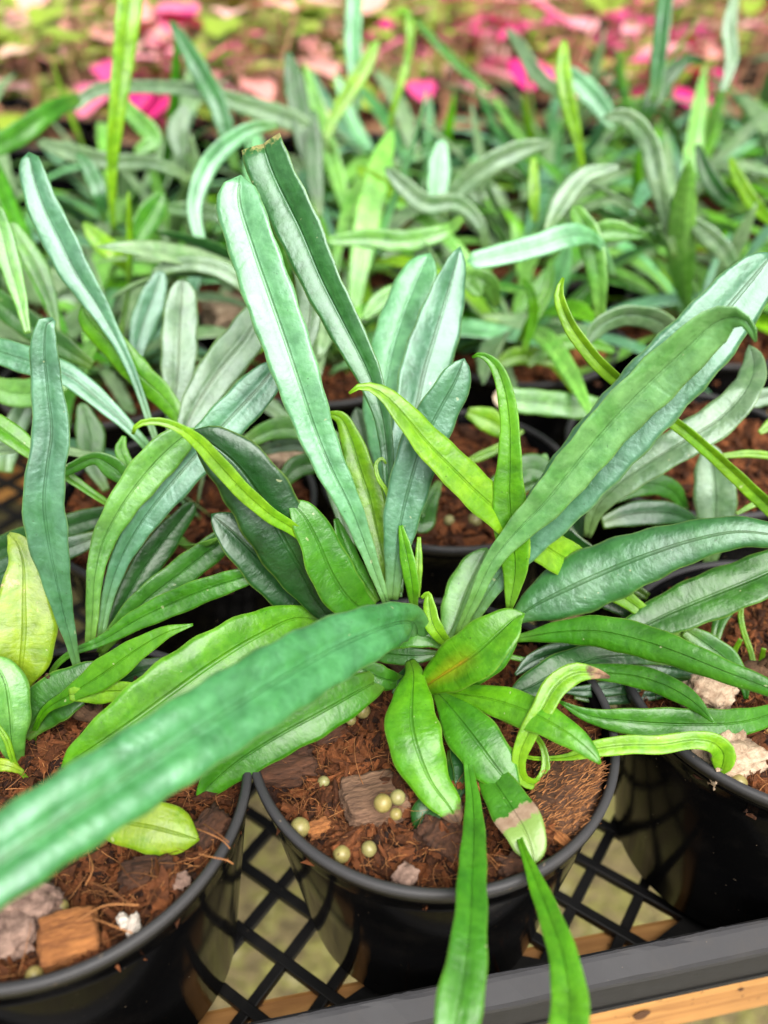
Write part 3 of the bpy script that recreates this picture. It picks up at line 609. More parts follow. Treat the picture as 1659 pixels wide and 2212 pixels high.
hero_leaf(FL, [(580,1232,.258,8),(540,1243,.258,36),(460,1268,.258,52),(380,1300,.259,56),(300,1337,.26,46),(220,1384,.261,24),(152,1412,.261,15),(114,1448,.262,12),(108,1490,.264,10)], 'green', roll=(6,-8), fold=.16, groove=.10)
def lobed():
    a = [(77,1660,.258,10),(73,1590,.253,12),(98,1535,.248,18),(150,1502,.244,34),(228,1452,.241,66),(298,1402,.239,50),(360,1366,.238,28),(417,1349,.238,5)]
    hero_leaf(FL, a, 'bright', order='B', roll=8, fold=.10, groove=.03, round_tip=False)
    hero_leaf(FL, [(150,1500,.2435,26),(215,1494,.2425,52),(285,1490,.241,32),(352,1481,.240,4)], 'lime', order='B', roll=-12, fold=.10, groove=.02, round_tip=False)
lobed()
hero_leaf(FL, [(52,1592,.252,30),(98,1525,.252,98),(160,1484,.252,92),(212,1452,.253,54),(242,1434,.254,14)], 'mid', order='B', roll=8)
hero_leaf(FL, [(225,1490,.256,30),(290,1457,.256,60),(340,1440,.257,42),(370,1420,.258,8)], 'dark', order='B')
hero_leaf(FL, [(19,1153,.258,10),(36,1172,.257,42),(50,1215,.256,62),(52,1290,.255,104),(52,1365,.254,134),(46,1432,.254,112),(40,1490,.255,44),(50,1560,.258,12)], 'yellow', mat=M_SPOT, roll=(0,10), fold=.10, groove=.04, wave=.08)
hero_leaf(FL, [(-20,1420,.245,40),(10,1470,.244,80),(22,1540,.244,82),(28,1610,.245,50),(46,1672,.249,10)], 'pale', roll=-6)
hero_leaf(FL, [(-10,1560,.236,10),(15,1600,.237,14),(32,1650,.239,12),(65,1690,.243,8)], 'lime', nv=7)
hero_leaf(FL, [(-10,1650,.238,30),(20,1655,.238,22),(50,1668,.24,8)], 'yellow', nv=7)
hero_leaf(FL, [(432,1814,.224,20),(400,1806,.223,78),(335,1788,.222,108),(265,1776,.222,92),(195,1765,.223,54),(120,1740,.23,16)], 'yellow', roll=(0,-6), fold=-.16, groove=.02, wave=.10)
hero_leaf(FL, [(79,1070,.272,5),(110,1036,.272,19),(160,1008,.273,25),(205,990,.274,28),(242,1008,.276,46),(278,1044,.278,30),(305,1090,.28,14)], 'mid', roll=20)
hero_leaf(BL, [(268,942,.284,9),(262,972,.284,27),(278,1010,.285,27),(292,1045,.286,12)], 'bright')
hero_leaf(BL, [(-60,745,.288,40),(-10,757,.288,55),(70,782,.288,60),(150,813,.288,50),(210,860,.289,42),(260,905,.29,30),(300,945,.292,21),(345,1000,.296,16)], 'blue', roll=-10, fold=.14, groove=.12)
hero_leaf(BL, [(176,660,.30,22),(198,700,.30,50),(250,752,.30,56),(302,812,.30,58),(347,853,.30,50),(382,897,.30,34),(400,960,.302,16)], 'bright', roll=16, fold=-.15, wave=.10)
hero_leaf(BL, [(395,602,.32,36),(393,645,.32,64),(388,720,.32,76),(385,800,.318,72),(378,870,.315,46),(372,960,.312,18)], 'grey', roll=0)
hero_leaf(BL, [(350,585,.36,24),(332,640,.36,52),(310,700,.36,55),(295,760,.36,30),(290,820,.36,12)], 'blue')
hero_leaf(BL, [(62,328,.286,40),(75,390,.286,57),(97,452,.287,67),(131,522,.288,72),(166,592,.29,65),(206,652,.292,50),(237,705,.294,34),(280,790,.297,20),(340,960,.302,12)], 'blue', roll=(0,16), fold=.16, groove=.14)
hero_leaf(BL, [(-15,440,.30,30),(5,500,.30,42),(22,570,.30,44),(42,640,.30,30),(60,720,.3,12)], 'pale', roll=10)
hero_leaf(BL, [(20,480,.33,24),(75,565,.33,42),(110,650,.33,26),(125,720,.33,12)], 'pale', roll=-10)
hero_leaf(BL, [(-30,630,.33,44),(50,692,.33,56),(130,745,.33,48),(200,790,.33,18)], 'mid', roll=10)
hero_leaf(BL, [(-30,900,.272,44),(35,948,.273,46),(90,990,.275,30),(165,1042,.279,20),(250,1100,.284,12)], 'bright', roll=-15, fold=.2, groove=.1)
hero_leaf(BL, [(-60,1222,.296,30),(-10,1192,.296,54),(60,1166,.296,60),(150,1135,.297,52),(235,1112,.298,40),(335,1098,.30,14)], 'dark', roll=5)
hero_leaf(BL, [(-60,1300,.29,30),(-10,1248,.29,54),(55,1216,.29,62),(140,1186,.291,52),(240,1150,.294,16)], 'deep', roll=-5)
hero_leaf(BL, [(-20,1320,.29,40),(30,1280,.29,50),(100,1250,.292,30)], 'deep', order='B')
hero_leaf(FL, [(420,1085,.284,26),(352,1170,.283,60),(302,1242,.281,58),(256,1325,.279,36),(220,1420,.276,12)], 'dark', roll=-10)
hero_leaf(BL, [(525,958,.32,26),(600,925,.32,46),(685,932,.32,42),(740,950,.32,12)], 'pale', order='B')
hero_leaf(BL, [(560,975,.33,20),(630,960,.33,30),(700,975,.33,18)], 'grey', order='B')
hero_leaf(BL, [(600,1060,.31,20),(640,1010,.31,46),(700,1000,.312,40),(760,1030,.316,14)], 'mid', order='B')
hero_leaf(BL, [(-30,830,.33,40),(40,850,.33,60),(110,835,.33,50),(180,800,.335,14)], 'pale', order='B')
hero_leaf(BL, [(60,870,.35,36),(20,950,.35,50),(10,1020,.35,30)], 'grey')
hero_leaf(BL, [(175,870,.34,20),(195,940,.34,60),(200,1000,.34,40),(230,1060,.34,14)], 'mid')

# --- fern behind on the right
hero_leaf(BR, [(1217,600,.262,6),(1208,632,.262,20),(1224,688,.263,28),(1264,750,.264,31),(1312,803,.265,31),(1400,872,.268,28),(1482,932,.270,27),(1560,1000,.273,29),(1642,1077,.277,32),(1740,1170,.284,24)], 'lime', roll=15, fold=.4, groove=.05, wave=.01)
hero_leaf(BR, [(1266,745,.33,8),(1285,714,.33,34),(1330,686,.33,40),(1382,682,.332,44),(1432,700,.335,50),(1462,735,.338,42),(1490,800,.345,16)], 'grey', roll=30)
hero_leaf(BR, [(1618,745,.292,16),(1628,785,.29,46),(1611,842,.282,62),(1560,900,.283,75),(1480,952,.284,76),(1402,1000,.286,70),(1332,1050,.289,60),(1290,1095,.292,40),(1268,1160,.296,16)], 'grey', roll=(0,12), fold=.12, groove=.08)
hero_leaf(BR, [(1064,855,.36,46),(1120,865,.36,52),(1190,872,.362,53),(1280,882,.365,50),(1360,900,.37,16)], 'pale', mat=M_PALETIP, roll=-10)
hero_leaf(BC, [(1010,890,.35,20),(1050,905,.35,50),(1090,930,.35,40),(1120,960,.35,12)], 'lime', order='B')
hero_leaf(BR, [(1265,1100,.31,20),(1330,1062,.31,48),(1400,1044,.312,50),(1450,1058,.315,40),(1485,1105,.32,14)], 'mid', order='B', roll=10)
hero_leaf(BR, [(1300,1130,.305,24),(1370,1110,.306,52),(1450,1110,.308,46),(1520,1140,.312,14)], 'deep', order='B')
hero_leaf(BR, [(1528,955,.312,20),(1540,1015,.312,76),(1545,1080,.312,86),(1542,1150,.314,60),(1530,1230,.318,16)], 'grey', roll=-8)
hero_leaf(BR, [(1560,985,.30,10),(1620,980,.30,16),(1700,990,.30,14)], 'lime', order='B', nv=7)
hero_leaf(BR, [(1590,1110,.29,8),(1640,1085,.29,14),(1700,1070,.29,10)], 'lime', order='B', nv=7)
hero_leaf(BR, [(1640,935,.31,10),(1690,900,.31,34),(1740,870,.31,20)], 'lime', order='B')
hero_leaf(BC, [(1210,1040,.325,16),(1150,1010,.325,60),(1090,1040,.325,50),(1040,1080,.325,14)], 'mid', roll=10)
hero_leaf(BC, [(885,1100,.31,16),(910,1130,.31,46),(925,1090,.315,40),(950,1040,.32,12)], 'mid')
hero_leaf(BC, [(770,880,.32,16),(785,940,.32,80),(790,1010,.32,90),(820,1090,.32,50),(870,1150,.32,14)], 'grey', roll=8)
hero_leaf(BC, [(1255,1165,.30,30),(1230,1120,.302,60),(1180,1090,.305,40),(1110,1080,.31,12)], 'dark')
hero_leaf(FR, [(1110,1060,.29,20),(1140,1110,.288,70),(1210,1170,.286,76),(1290,1220,.284,50),(1400,1290,.28,16)], 'dark', roll=10)
hero_leaf(FR, [(1660,1230,.285,30),(1610,1270,.284,40),(1560,1330,.28,30),(1540,1400,.278,14)], 'mid')
hero_leaf(FR, [(1240,1270,.276,20),(1320,1300,.275,40),(1400,1330,.275,40),(1500,1390,.275,14)], 'dark')
for (a, b, c_, d_) in (((1620,1240),(1600,1330),(1625,1420),(1640,1490)), ((1560,1480),(1570,1440),(1580,1420),(1600,1380)), ((1600,1500),(1618,1470),(1640,1440),(1650,1400))):
    hero_leaf(FR, [(*a,.28,10),(*b,.277,12),(*c_,.275,12),(*d_,.272,10)], 'lime', nv=7, order='B')

# ------------------------------------------------------------------ generated ferns for the rows behind
def gen_fern_specs(seed, n):
    r = np.random.default_rng(seed); out = []
    for i in range(n):
        az = 6.283 * i / n * 2.4 + r.normal(0, .3); ln = r.uniform(.075, .165); pit = r.uniform(.25, 1.15); bend = r.uniform(.5, 2.1) * (1 if r.random() < .85 else -.3)
        p = np.array([r.normal(0, .006), r.normal(0, .006), 0.0]); C = [p]; side = r.normal(0, .5)
        nn = 22
        for k in range(nn - 1):
            x = k / nn; pt = pit - bend * x ** 1.4; a = az + side * x
            p = p + np.array([math.cos(a) * math.cos(pt), math.sin(a) * math.cos(pt), math.sin(pt)]) * ln / nn
            if p[2] < .004: p[2] = .004
            C.append(p)
        C = np.array(C); u = np.linspace(0, ln, nn); x = u / ln
        hw = r.uniform(.0032, .0072) * np.interp(x, [0, .12, .3, .55, .8, .93, 1], [.14, .2, .6, 1, .85, .45, .06])
        T = nrm(np.gradient(C, axis=0)); Nref = np.cross(np.cross(T, np.array([0, 0, 1.0])), T); Nref = np.where(np.linalg.norm(Nref, axis=1, keepdims=True) < .05, np.array([[1.0, 0, 0]]), Nref)
        me = leaf_mesh('leaf', C, u, hw, nrm(Nref), roll=float(r.normal(0, 18)), fold=.14, groove=.08, wave=.06, nv=7, seed=seed * 50 + i); me.materials.append(M_LEAF)
        cn = r.choice(['grey', 'mint', 'pale', 'mid', 'bright', 'lime', 'blue', 'teal', 'green', 'dark'], p=[.36, .12, .19, .05, .06, .07, .08, .02, .04, .01]); out.append((me, cn))
    return out
VARS = [gen_fern_specs(100 + i, 33 + i % 3) for i in range(7)]
def gen_fern(c, var, rz, label, group, e=None, take=None, sc_=1.0):
    if e is None:
        e = empty('strap_fern', (c[0], c[1], -.005), rz); tag(e, label, 'fern', group); e.scale = (sc_, sc_, sc_)
    for j, (me, cn) in enumerate(VARS[var]):
        if take and j not in take: continue
        o = link('leaf', me, e); q = random.uniform(.85, 1.2); cc = COLS[cn]; o.color = (cc[0] * q * 1.6, cc[1] * q * 1.45, cc[2] * q * 1.5, cc[3])
    return e
for (k, i, c) in rows:
    if k == 1 and i in (-1, 0, 1): continue
    lab = ('second row strap fern at the left frame edge' if i < 0 else 'second row strap fern at the right frame edge') if k == 1 else 'blurred strap fern, ' + place(k, i)
    gen_fern(c, random.randrange(7), random.uniform(0, 6.28), lab, 'blurred strap ferns behind' if k > 1 else 'second row edge ferns', sc_=random.uniform(.85, 1.12))
# ------------------------------------------------------------------ leaves that stand out in the blur belong to the rows' ferns
def fern_near(x, y):
    best = min((o for o in COL.objects if o.name.startswith('strap_fern')), key=lambda o: (o.location.x - x) ** 2 + (o.location.y - y) ** 2); return best
def back_leaf(pts, col, **kw):
    b = at(*pts[-1][:3]); f = fern_near(b[0], b[1])
    D, u = catmull([(*at(*q[:3]), q[3] * q[2] / FPX / 2) for q in pts[::-1]], 30); C = D[:, :3]
    inv = np.array((f.matrix_world if False else Matrix.LocRotScale(f.location, f.rotation_euler, f.scale)).inverted())
    me = leaf_mesh('leaf', C, u, np.maximum(D[:, 3], .0003), nrm(CAM[None] - C), nv=9, seed=int(abs(pts[0][0])), **kw)
    me.transform(Matrix(inv.tolist())); o = link('leaf', me, f, M_LEAF); c = COLS[col]; o.color = (c[0] * 1.2, c[1] * 1.15, c[2] * 1.15, c[3])
BACK = [
 ('lime', [(288,-60,.40,50),(276,40,.40,52),(266,130,.405,44),(254,230,.41,36),(243,340,.42,25),(242,430,.43,14),(246,500,.44,10)]),
 ('teal', [(366,42,.50,8),(395,90,.50,30),(435,160,.50,42),(470,225,.50,42),(490,290,.505,35),(510,370,.515,14)]),
 ('green', [(-30,325,.44,40),(40,290,.45,46),(110,240,.46,38),(170,212,.48,22)]),
 ('grey', [(150,240,.52,20),(210,196,.52,26),(330,188,.52,26),(430,196,.52,30),(520,224,.52,38),(600,250,.52,46),(660,275,.52,36),(720,330,.53,12)]),
 ('dark', [(620,108,.52,10),(634,170,.52,44),(646,235,.52,48),(660,310,.52,40),(680,400,.52,16)]),
 ('mint', [(768,-30,.56,34),(762,80,.56,36),(766,150,.56,32),(775,240,.56,14)]),
 ('lime', [(818,84,.54,8),(795,130,.54,30),(760,190,.54,32),(722,252,.54,24),(700,310,.54,12)]),
 ('lime', [(850,30,.52,8),(875,22,.52,14),(886,70,.52,18),(880,130,.525,16),(858,205,.53,14),(840,280,.54,10)]),
 ('green', [(895,40,.6,8),(940,90,.6,16),(1000,150,.6,18),(1060,200,.6,12)]),
 ('lime', [(1219,84,.45,12),(1216,140,.45,30),(1223,200,.45,33),(1238,262,.455,28),(1252,322,.46,16),(1262,390,.47,10)]),
 ('grey', [(1093,60,.56,10),(1125,102,.56,24),(1160,162,.56,30),(1200,195,.56,24),(1260,230,.57,12)]),
 ('teal', [(1442,-40,.50,30),(1430,60,.50,33),(1420,150,.505,31),(1412,220,.51,16)]),
 ('dark', [(1525,135,.54,6),(1490,128,.54,20),(1445,165,.54,36),(1405,225,.54,40),(1385,290,.55,14)]),
 ('mint', [(1195,150,.58,14),(1240,170,.58,38),(1290,220,.58,42),(1330,280,.58,20)]),
 ('grey', [(1300,255,.42,10),(1350,252,.42,34),(1396,300,.42,42),(1420,385,.42,40),(1436,470,.425,22),(1458,555,.43,10)]),
 ('grey', [(1195,308,.44,8),(1130,322,.44,38),(1060,355,.44,46),(995,405,.445,42),(950,470,.45,14)]),
 ('mint', [(1008,566,.345,36),(1080,551,.345,46),(1160,531,.346,50),(1235,508,.348,50),(1290,520,.355,20),(1330,600,.37,10)]),
 ('pale', [(1238,445,.36,26),(1270,505,.36,50),(1290,590,.362,42),(1296,690,.37,20)]),
 ('pale', [(1390,510,.37,14),(1320,498,.37,46),(1270,505,.372,30)]),
 ('lime', [(1576,338,.44,8),(1595,385,.44,24),(1628,440,.44,28),(1690,500,.445,12)]),
 ('dark', [(1505,310,.46,10),(1525,370,.46,34),(1560,425,.46,34),(1610,455,.465,12)]),
 ('grey', [(1475,462,.42,8),(1520,500,.42,36),(1565,545,.42,38),(1600,610,.425,12)]),
 ('lime', [(1152,340,.44,10),(1153,410,.44,24),(1156,480,.445,14)]),
 ('green', [(352,415,.42,16),(330,455,.42,52),(300,505,.42,44),(280,560,.42,12)]),
 ('grey', [(325,592,.37,10),(370,574,.37,28),(440,572,.37,34),(510,602,.372,34),(560,660,.38,12)]),
 ('grey', [(75,305,.46,12),(140,325,.46,36),(240,350,.46,36),(330,352,.47,28),(420,390,.48,12)]),
 ('mint', [(445,560,.42,16),(420,450,.42,30),(455,350,.42,40),(540,280,.42,30),(600,270,.42,12)]),
 ('grey', [(405,225,.56,14),(385,280,.56,46),(390,330,.56,30),(400,400,.57,12)]),
 ('pale', [(290,330,.5,14),(330,300,.5,40),(270,230,.5,32),(245,170,.5,16)]),
 ('grey', [(360,450,.44,20),(420,455,.44,36),(480,470,.44,30),(520,520,.45,12)]),
 ('lime', [(180,480,.42,10),(215,520,.42,40),(250,550,.42,36),(280,590,.43,12)]),
 ('teal', [(165,330,.44,10),(195,370,.44,34),(215,420,.44,30),(225,480,.45,10)]),
 ('mint', [(955,300,.46,16),(950,350,.46,46),(945,410,.46,44),(935,470,.46,14)]),
 ('pale', [(700,520,.40,14),(790,515,.40,38),(880,520,.40,44),(960,500,.40,30),(1000,470,.41,12)]),
 ('grey', [(830,360,.43,14),(870,400,.43,36),(920,440,.43,42),(990,440,.43,34),(1040,490,.43,22),(1050,560,.44,10)]),
 ('lime', [(770,360,.46,12),(810,390,.46,34),(870,425,.46,24),(920,440,.47,10)]),
 ('dark', [(678,235,.5,12),(680,310,.5,34),(682,390,.5,34),(690,470,.5,12)]),
 ('pale', [(1040,640,.37,20),(1010,600,.37,40),(1050,610,.37,46),(1075,660,.38,14)]),
 ('bright', [(1190,560,.40,10),(1185,620,.40,22),(1150,690,.40,24),(1120,740,.41,10)]),
 ('bright', [(1130,600,.38,10),(1150,640,.38,22),(1150,700,.385,20),(1130,760,.39,10)]),
 ('mint', [(1500,790,.34,10),(1390,900,.34,10)]),
 ('pale', [(785,690,.37,14),(820,650,.37,36),(860,630,.37,30),(900,640,.37,10)]),
 ('grey', [(1560,200,.52,12),(1580,130,.52,26),(1575,60,.52,30),(1590,-20,.52,16)]),
 ('grey', [(1340,360,.42,10),(1260,380,.42,34),(1210,440,.42,40),(1180,500,.42,12)]),
]
for c_, p_ in BACK: back_leaf(p_, c_, roll=random.uniform(-12, 12), fold=.14, groove=.08)
gen_fern(None, 1, 0, None, None, e=BL, take={3, 6, 9, 12})
for f_, pts_, c_ in ((BR, [(1330,760,.40,10),(1250,735,.40,34),(1190,750,.40,30),(1140,790,.40,10)], 'bright'), (BR, [(1060,800,.41,10),(1110,770,.41,36),(1180,775,.41,30),(1240,800,.41,10)], 'lime'), (BC, [(1000,1000,.34,8),(1040,985,.34,20),(1090,960,.34,16),(1130,930,.34,8)], 'lime'), (BR, [(1590,880,.31,8),(1640,860,.31,40),(1700,850,.31,20)], 'grey'), (BC, [(1180,980,.33,10),(1160,1020,.33,44),(1120,1050,.33,40),(1060,1090,.33,10)], 'pale')):
    hero_leaf(f_, pts_, c_)

# ------------------------------------------------------------------ beads, chips and perlite lying on the soil
def bead(px, py, rpx, label, group, z=-.004):
    P = on_plane(px, py, z); d = (P - CAM) @ FW; r = rpx * d / FPX
    bm = bmesh.new(); bmesh.ops.create_uvsphere(bm, u_segments=20, v_segments=14, radius=r)
    for v in bm.verts: v.co *= 1 + .05 * noise.noise(v.co * 500 + Vector((px, py, 0)))
    o = link('fertilizer_bead', bm_mesh(bm, 'fertilizer_bead', True), None, M_BEAD, P + np.array([0, 0, r * .15])); tag(o, label, 'bead', group); o.rotation_euler = (px, py, 1)
for q in ((827,1737,20,'largest bead of the cluster of three on the grey husk chip'),(859,1724,17,'upper right bead of the cluster of three on the husk chip'),(855,1760,13,'smallest bead of the cluster of three on the husk chip')): bead(*q, 'beads in the centre pot', .002)
for q in ((648,1790,22,'pale bead against the left inner rim of the centre pot'),(738,1847,19,'yellowish bead at the lower left of the centre pot soil'),(797,1835,17,'speckled bead below the grey husk chip'),(783,1537,17,'larger of two beads under the bent leaf'),(758,1556,12,'smaller of two beads under the bent leaf'),(699,1690,13,'half buried olive bead left of the husk chip')): bead(*q, 'beads in the centre pot')
bead(133,1961,16,'olive bead beside the chips in the lower left pot','beads in other pots'); bead(75,2108,19,'yellow bead at the front rim of the lower left pot','beads in other pots')
bead(1594,1693,19,'cream bead at the inner rim of the right pot','beads in other pots'); bead(1628,1604,15,'bead beside the white chip in the right pot','beads in other pots'); bead(1655,1572,13,'bead touching the right frame edge','beads in other pots')
bead(970,1126,12,'smaller of the two beads in the second row pot','beads in other pots'); bead(1026,1126,16,'larger of the two beads in the second row pot','beads in other pots')
def chip(px, py, sx, sy, sz, rz, mat, label, name='husk_chip', z=-.004, tilt=(0, 0), rough=.30, rnd=.35, seed=0, cuts=11):
    P = on_plane(px, py, z); bm = bmesh.new(); bmesh.ops.create_cube(bm, size=2); bmesh.ops.subdivide_edges(bm, edges=bm.edges[:], cuts=cuts, use_grid_fill=True)
    for v in bm.verts:
        c = v.co.copy(); s = c.normalized() * 1.25; c = c.lerp(s, rnd)
        n_ = noise.fractal(c * 1.6 + Vector((seed, px, py)), 1, 2, 4); n2 = noise.fractal(Vector((c.x * 1.6, c.y * 7, c.z * 7)) + Vector((seed, 0, 0)), 1, 2, 3)
        c *= 1 + rough * n_ + rough * .6 * n2; v.co = Vector((c.x * sx / 2, c.y * sy / 2, c.z * sz / 2))
    o = link(name, bm_mesh(bm, name, True), None, mat, P); o.rotation_euler = (tilt[0], tilt[1], rz); tag(o, label, 'wood chip' if 'perlite' not in name else 'perlite'); return o
chip(806,1728,.017,.015,.008,.35,M_HUSK,'grey brown husk chip carrying three beads in the centre pot',seed=1,z=-.006,tilt=(-.15,.1),rough=.16)
ck = chip(1218,1718,.016,.025,.013,-.45,M_COIR,'thick fibrous coir block at the right inside the centre pot','coir_block',seed=2,rnd=.6,z=-.005,rough=.16,tilt=(.1,-.15),cuts=10)
r_ = np.random.default_rng(5); tb = []; vs_ = [(np.array(v.co), np.array(v.normal)) for v in ck.data.vertices if v.normal.z > .25]
for i in range(900):
    p, nn_ = vs_[r_.integers(len(vs_))]; p = p + r_.normal(0, .0007, 3) * np.array([1, 1, .2]); a = r_.normal(.9, .3); l = r_.uniform(.0012, .0036)
    q = np.array([math.cos(a), math.sin(a), r_.uniform(-.05, .25)]) * l
    tb.append(tube([p, p + q * .5 + np.array([0, 0, .0002]), p + q], [.00015, .00012, .00005], 3))
tag(link('bristle', join_tubes(tb, 'bristle', M_FIBRE), ck), kind='stuff')
chip(1196,1800,.0105,.003,.0025,-.75,M_ORANGE,'orange wood sliver below the coir block','wood_sliver',seed=3,z=-.0035,tilt=(.2,.1),rough=.1,rnd=.1)
chip(610,1650,.016,.011,.008,.2,M_DARKCHIP,'dark brown husk lump at the left inner rim of the centre pot',seed=4)
chip(876,1892,.0058,.0050,.003,.9,M_GREYCHIP,'small pinkish bark flake near the front rim of the centre pot','bark_flake',seed=5,rough=.15,z=-.003)
chip(690,1790,.006,.004,.003,.4,M_ORANGE,'tiny orange husk crumb beside the pale bead','bark_flake',seed=6,z=-.005)
chip(950,1810,.009,.012,.007,1.0,M_DARKCHIP,'dark coir lump behind the small dark leaf in the centre pot',seed=7,z=-.006)
chip(700,1580,.012,.009,.006,.7,M_DARKCHIP,'dark husk piece at the back of the centre pot soil',seed=17,z=-.006)
chip(1110,1875,.008,.006,.006,.3,M_DARKCHIP,'dark coir lump under the scorched leaf end',seed=18,z=-.006)
chip(150,2025,.013,.011,.006,.35,M_ORANGE,'orange coir chip in the lower left pot',seed=8,z=-.003,tilt=(.15,.1),rough=.14,rnd=.25)
chip(75,1948,.013,.008,.007,-.2,M_GREYCHIP,'pinkish grey bark chunk in the lower left pot',seed=9,z=-.003)
chip(18,2010,.012,.013,.007,.3,M_GREYCHIP,'pale lichen-grey chunk at the left frame edge',seed=10,z=-.004)
chip(287,1998,.0027,.0042,.0024,.2,M_PERLITE,'larger white perlite grain in the lower left pot','perlite_grain',seed=11,z=-.0045,rnd=.9,rough=.45)
chip(266,1990,.0022,.0034,.002,.6,M_PERLITE,'smaller white perlite grain in the lower left pot','perlite_grain',seed=12,z=-.0045,rnd=.9,rough=.45)
chip(392,1905,.004,.0035,.003,.3,M_GREYCHIP,'small crumbly tan chip under the yellow leaf tip','bark_flake',seed=19,z=-.004)
chip(455,1790,.010,.008,.006,.9,M_DARKCHIP,'dark coir lump at the right inner rim of the left pot',seed=21,z=-.005)
chip(320,1890,.012,.008,.006,.2,M_DARKCHIP,'dark coir lump below the yellow leaf',seed=22,z=-.006)
chip(1570,1635,.016,.013,.010,.3,M_CREAM,'cream mouldy chip at the inner rim of the right pot',seed=13,z=-.003)
chip(1530,1500,.014,.012,.010,.8,M_CREAM,'cream speckled chip at the back of the right pot',seed=14,z=.002)
chip(505,678,.030,.026,.018,.5,M_CREAM,'large cream stone-like chip blurred behind the left fern',seed=15,z=.004)
chip(615,985,.018,.012,.008,.2,M_CREAM,'tan husk chip on the soil behind the two tall blades',seed=16,z=-.002)
chip(1255,760,.020,.018,.012,.2,M_ORANGE,'orange husk chip blurred behind the right fern',seed=23,z=-.002)
# fibres poking over the left pot's rim
fb = []
for pts in ([(425,1790,.004),(450,1800,.006),(480,1815,.005),(497,1833,.002)],[(430,1845,.002),(460,1852,.004),(490,1858,.004),(503,1866,.002)],[(440,1780,.003),(470,1800,.007),(495,1820,.006)],[(195,1905,0),(240,1925,.003),(290,1958,.001)],[(165,1990,0),(230,1955,.004),(300,1955,.002)],[(205,1985,0),(250,2002,.003),(285,2015,.001)],[(190,1840,0),(200,1880,.003),(185,1912,0)],[(255,1860,0),(280,1895,.003),(312,1920,0)]):
    P = [on_plane(a, b, z) for a, b, z in pts]; D, _ = catmull([tuple(p) for p in P], 10); fb.append(tube(D, .00022, 4))
lp = next(o for o in COL.objects if o.name.startswith('plant_pot') and abs(o.location.x - PL[0]) < 1e-4)
me_ = join_tubes(fb, 'long_fibres', M_FIBRE); me_.transform(Matrix.Translation(-lp.location)); tag(link('long_fibres', me_, lp), kind='stuff')

# ------------------------------------------------------------------ pink splash plants at the back
def ovate(L_, Wd, seed):
    r = np.random.default_rng(seed); n = 14; x = np.linspace(0, 1, n)
    C = np.stack([x * L_, np.zeros(n), -.25 * L_ * x ** 2 + .02 * L_ * np.sin(x * 6)], 1); hw = Wd / 2 * np.interp(x, [0, .1, .3, .5, .75, .92, 1], [.06, .3, .88, 1, .7, .28, .02])
    me = leaf_mesh('leaf', C, x * L_, hw, np.tile([[0, 0, 1.0]], (n, 1)), fold=.18, groove=.06, wave=.08, nv=7, seed=seed, round_tip=False, thick=.0003); me.materials.append(M_PINK); return me
OV = [ovate(.046 + .007 * i, .030 + .004 * i, 300 + i) for i in range(4)]
PINKS = [(.92, .50, .45), (.90, .62, .50), (.88, .40, .38), (.92, .55, .52)]
HOT = [(.85, .10, .34), (.88, .22, .40), (.80, .04, .28), (.92, .45, .52)]
def pink_plant_var(seed):
    r = np.random.default_rng(seed); tubes = []; leaves = []
    for s in range(int(r.integers(4, 7))):
        a = r.uniform(0, 6.28); h = r.uniform(.035, .115); lean = r.uniform(.0, .35); b = np.array([r.normal(0, .012), r.normal(0, .012), -.002])
        pts = [b + np.array([math.cos(a) * lean * x * h, math.sin(a) * lean * x * h, h * x]) for x in np.linspace(0, 1, 6)]; tubes.append(tube(pts, np.linspace(.0022, .0012, 6), 6))
        az = r.uniform(0, 3.14)
        for f in (.55, 1.0):
            if f == .55 and r.random() < .5: continue
            az += 1.57 + r.normal(0, .2); p = b + (pts[-1] - b) * f
            for d in (0, 3.14): leaves.append((int(r.integers(4)), p, az + d, r.uniform(-.5, .35), r.uniform(.65, 1.05), PINKS[int(r.integers(len(PINKS)))], r.choice([.0, .4, .7, 1.0], p=[.42, .22, .2, .16])))
    return [join_tubes([q], 'stem', M_STEM) for q in tubes], leaves
M_PSOIL = mat_soil('bark_soil_light', (.08, .03, .014), (.62, .38, .21), 160); PSOILS = []
for i_ in range(2):
    a_ = soil_mesh(30 + i_, 14, 48); a_.materials[0] = M_PSOIL; b_ = crumbs(30 + i_, 900, .051, -.006, .001, .0045); b_.materials[0] = M_PSOIL; PSOILS.append((a_, b_))
PV = [pink_plant_var(400 + i) for i in range(6)]
n_ = 0
PP = []
for k in range(0, 8):
    t = .85 + k * .135
    for i in range(-9, 10):
        c = tf(i * .118 + (.05 if k % 2 else 0), t); d = c[1] * cp + .2 * sp; x = c[0] / d * FPX
        if abs(x) < W0 / 2 + 70: PP.append((k, i, c))
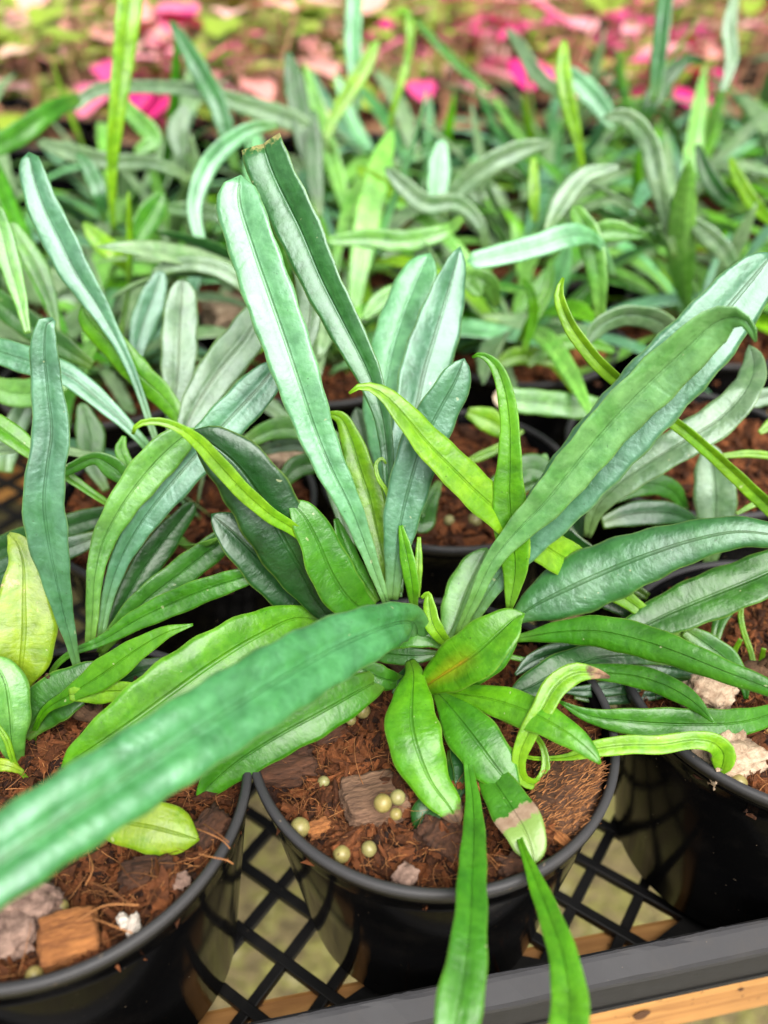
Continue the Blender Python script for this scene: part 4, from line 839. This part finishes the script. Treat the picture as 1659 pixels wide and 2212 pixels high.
for (k, i, c) in PP:
        q = sorted(b for (a, b, _) in PP if a == k).index(i) + 1; pl = ('nearest' if k == 0 else ORD[k + 1]) + ' pink row, ' + ('first' if q == 1 else ORD[q]) + ' from the left'
        pot(c, 'black pot of orange soil, ' + pl, False, 'pink plant pots', 0, random.uniform(0, 6.28), PSOILS[(k + i) % 2])
        px_ = W0 / 2 + c[0] / (c[1] * cp + .2 * sp) * FPX
        st, lv = PV[random.randrange(6)]; e = empty('pink_splash_plant', (c[0], c[1], -.005), random.uniform(0, 6.28)); e.scale = (1.3, 1.3, 1.1)
        tag(e, 'blurred pink-splashed plant on reddish stems, ' + pl, 'plant', 'pink splash plants'); [link('stem', q, e) for q in st]
        for (m_, p, az, pt, s, cl, al) in lv:
            if random.random() < .3: continue
            o = link('leaf', OV[m_], e); o.location = p; o.rotation_euler = (0, pt, az); o.scale = (s, s, s); hot = any(abs(px_ - hx) < hw_ and k < 4 for hx, hw_ in ((400, 130), (1240, 170), (1640, 90), (960, 60))); cl = random.choice(HOT) if hot and random.random() < .85 else cl; o.color = (*cl, (1.0 if hot and random.random() < .5 else al))

# crumbs of soil caught on the tray's floor flange and web
r_ = np.random.default_rng(9); V_, F_ = ico(); vs_ = []; fs_ = []
for i in range(260):
    q = .0002 + .0011 * r_.random() ** 3; x, y = r_.uniform(-.16, .2), T0 + .006 + r_.random() * .012
    vs_.append(V_ * (1 + r_.uniform(-.4, .4, (len(V_), 1))) * q + np.array([x, y, -.0932 + q * .4])); fs_ += [tuple(k + i * len(V_) for k in f) for f in F_]
m_ = pyd('spilled_soil', np.concatenate(vs_), fs_, False); m_.materials.append(M_CRUMB); tag(link('spilled_soil', m_, front_tray), kind='stuff')

# creeping rhizomes with scaly brown skin at the foot of the three front ferns
M_RHIZ = mat_bark('rhizome', (.03, .014, .006), (.16, .085, .04), 3, 3)
for f_, sd_ in ((FC, 1), (FL, 2), (FR, 3)):
    r_ = np.random.default_rng(sd_); P_ = np.array([[x * .034 - .017, .004 * math.sin(x * 5 + sd_), .006 + .003 * math.sin(x * 7)] for x in np.linspace(0, 1, 16)])
    link('rhizome', join_tubes([tube(P_, .0034 + .0008 * np.sin(np.linspace(0, 22, 16)) - .0022 * np.abs(np.linspace(-1, 1, 16)) ** 4, 10)], 'rhizome', M_RHIZ), f_)
    for k in range(7):
        b_ = P_[int(r_.integers(2, 14))] + np.array([0, 0, .002]); d_ = np.array([r_.normal(0, .5), r_.normal(0, .5), 1.0]); d_ /= np.linalg.norm(d_)
        link('stalk_stub', join_tubes([tube([b_, b_ + d_ * .003, b_ + d_ * r_.uniform(.005, .010)], [.0011, .0009, .0007], 6)], 'stalk_stub', M_RHIZ), f_)
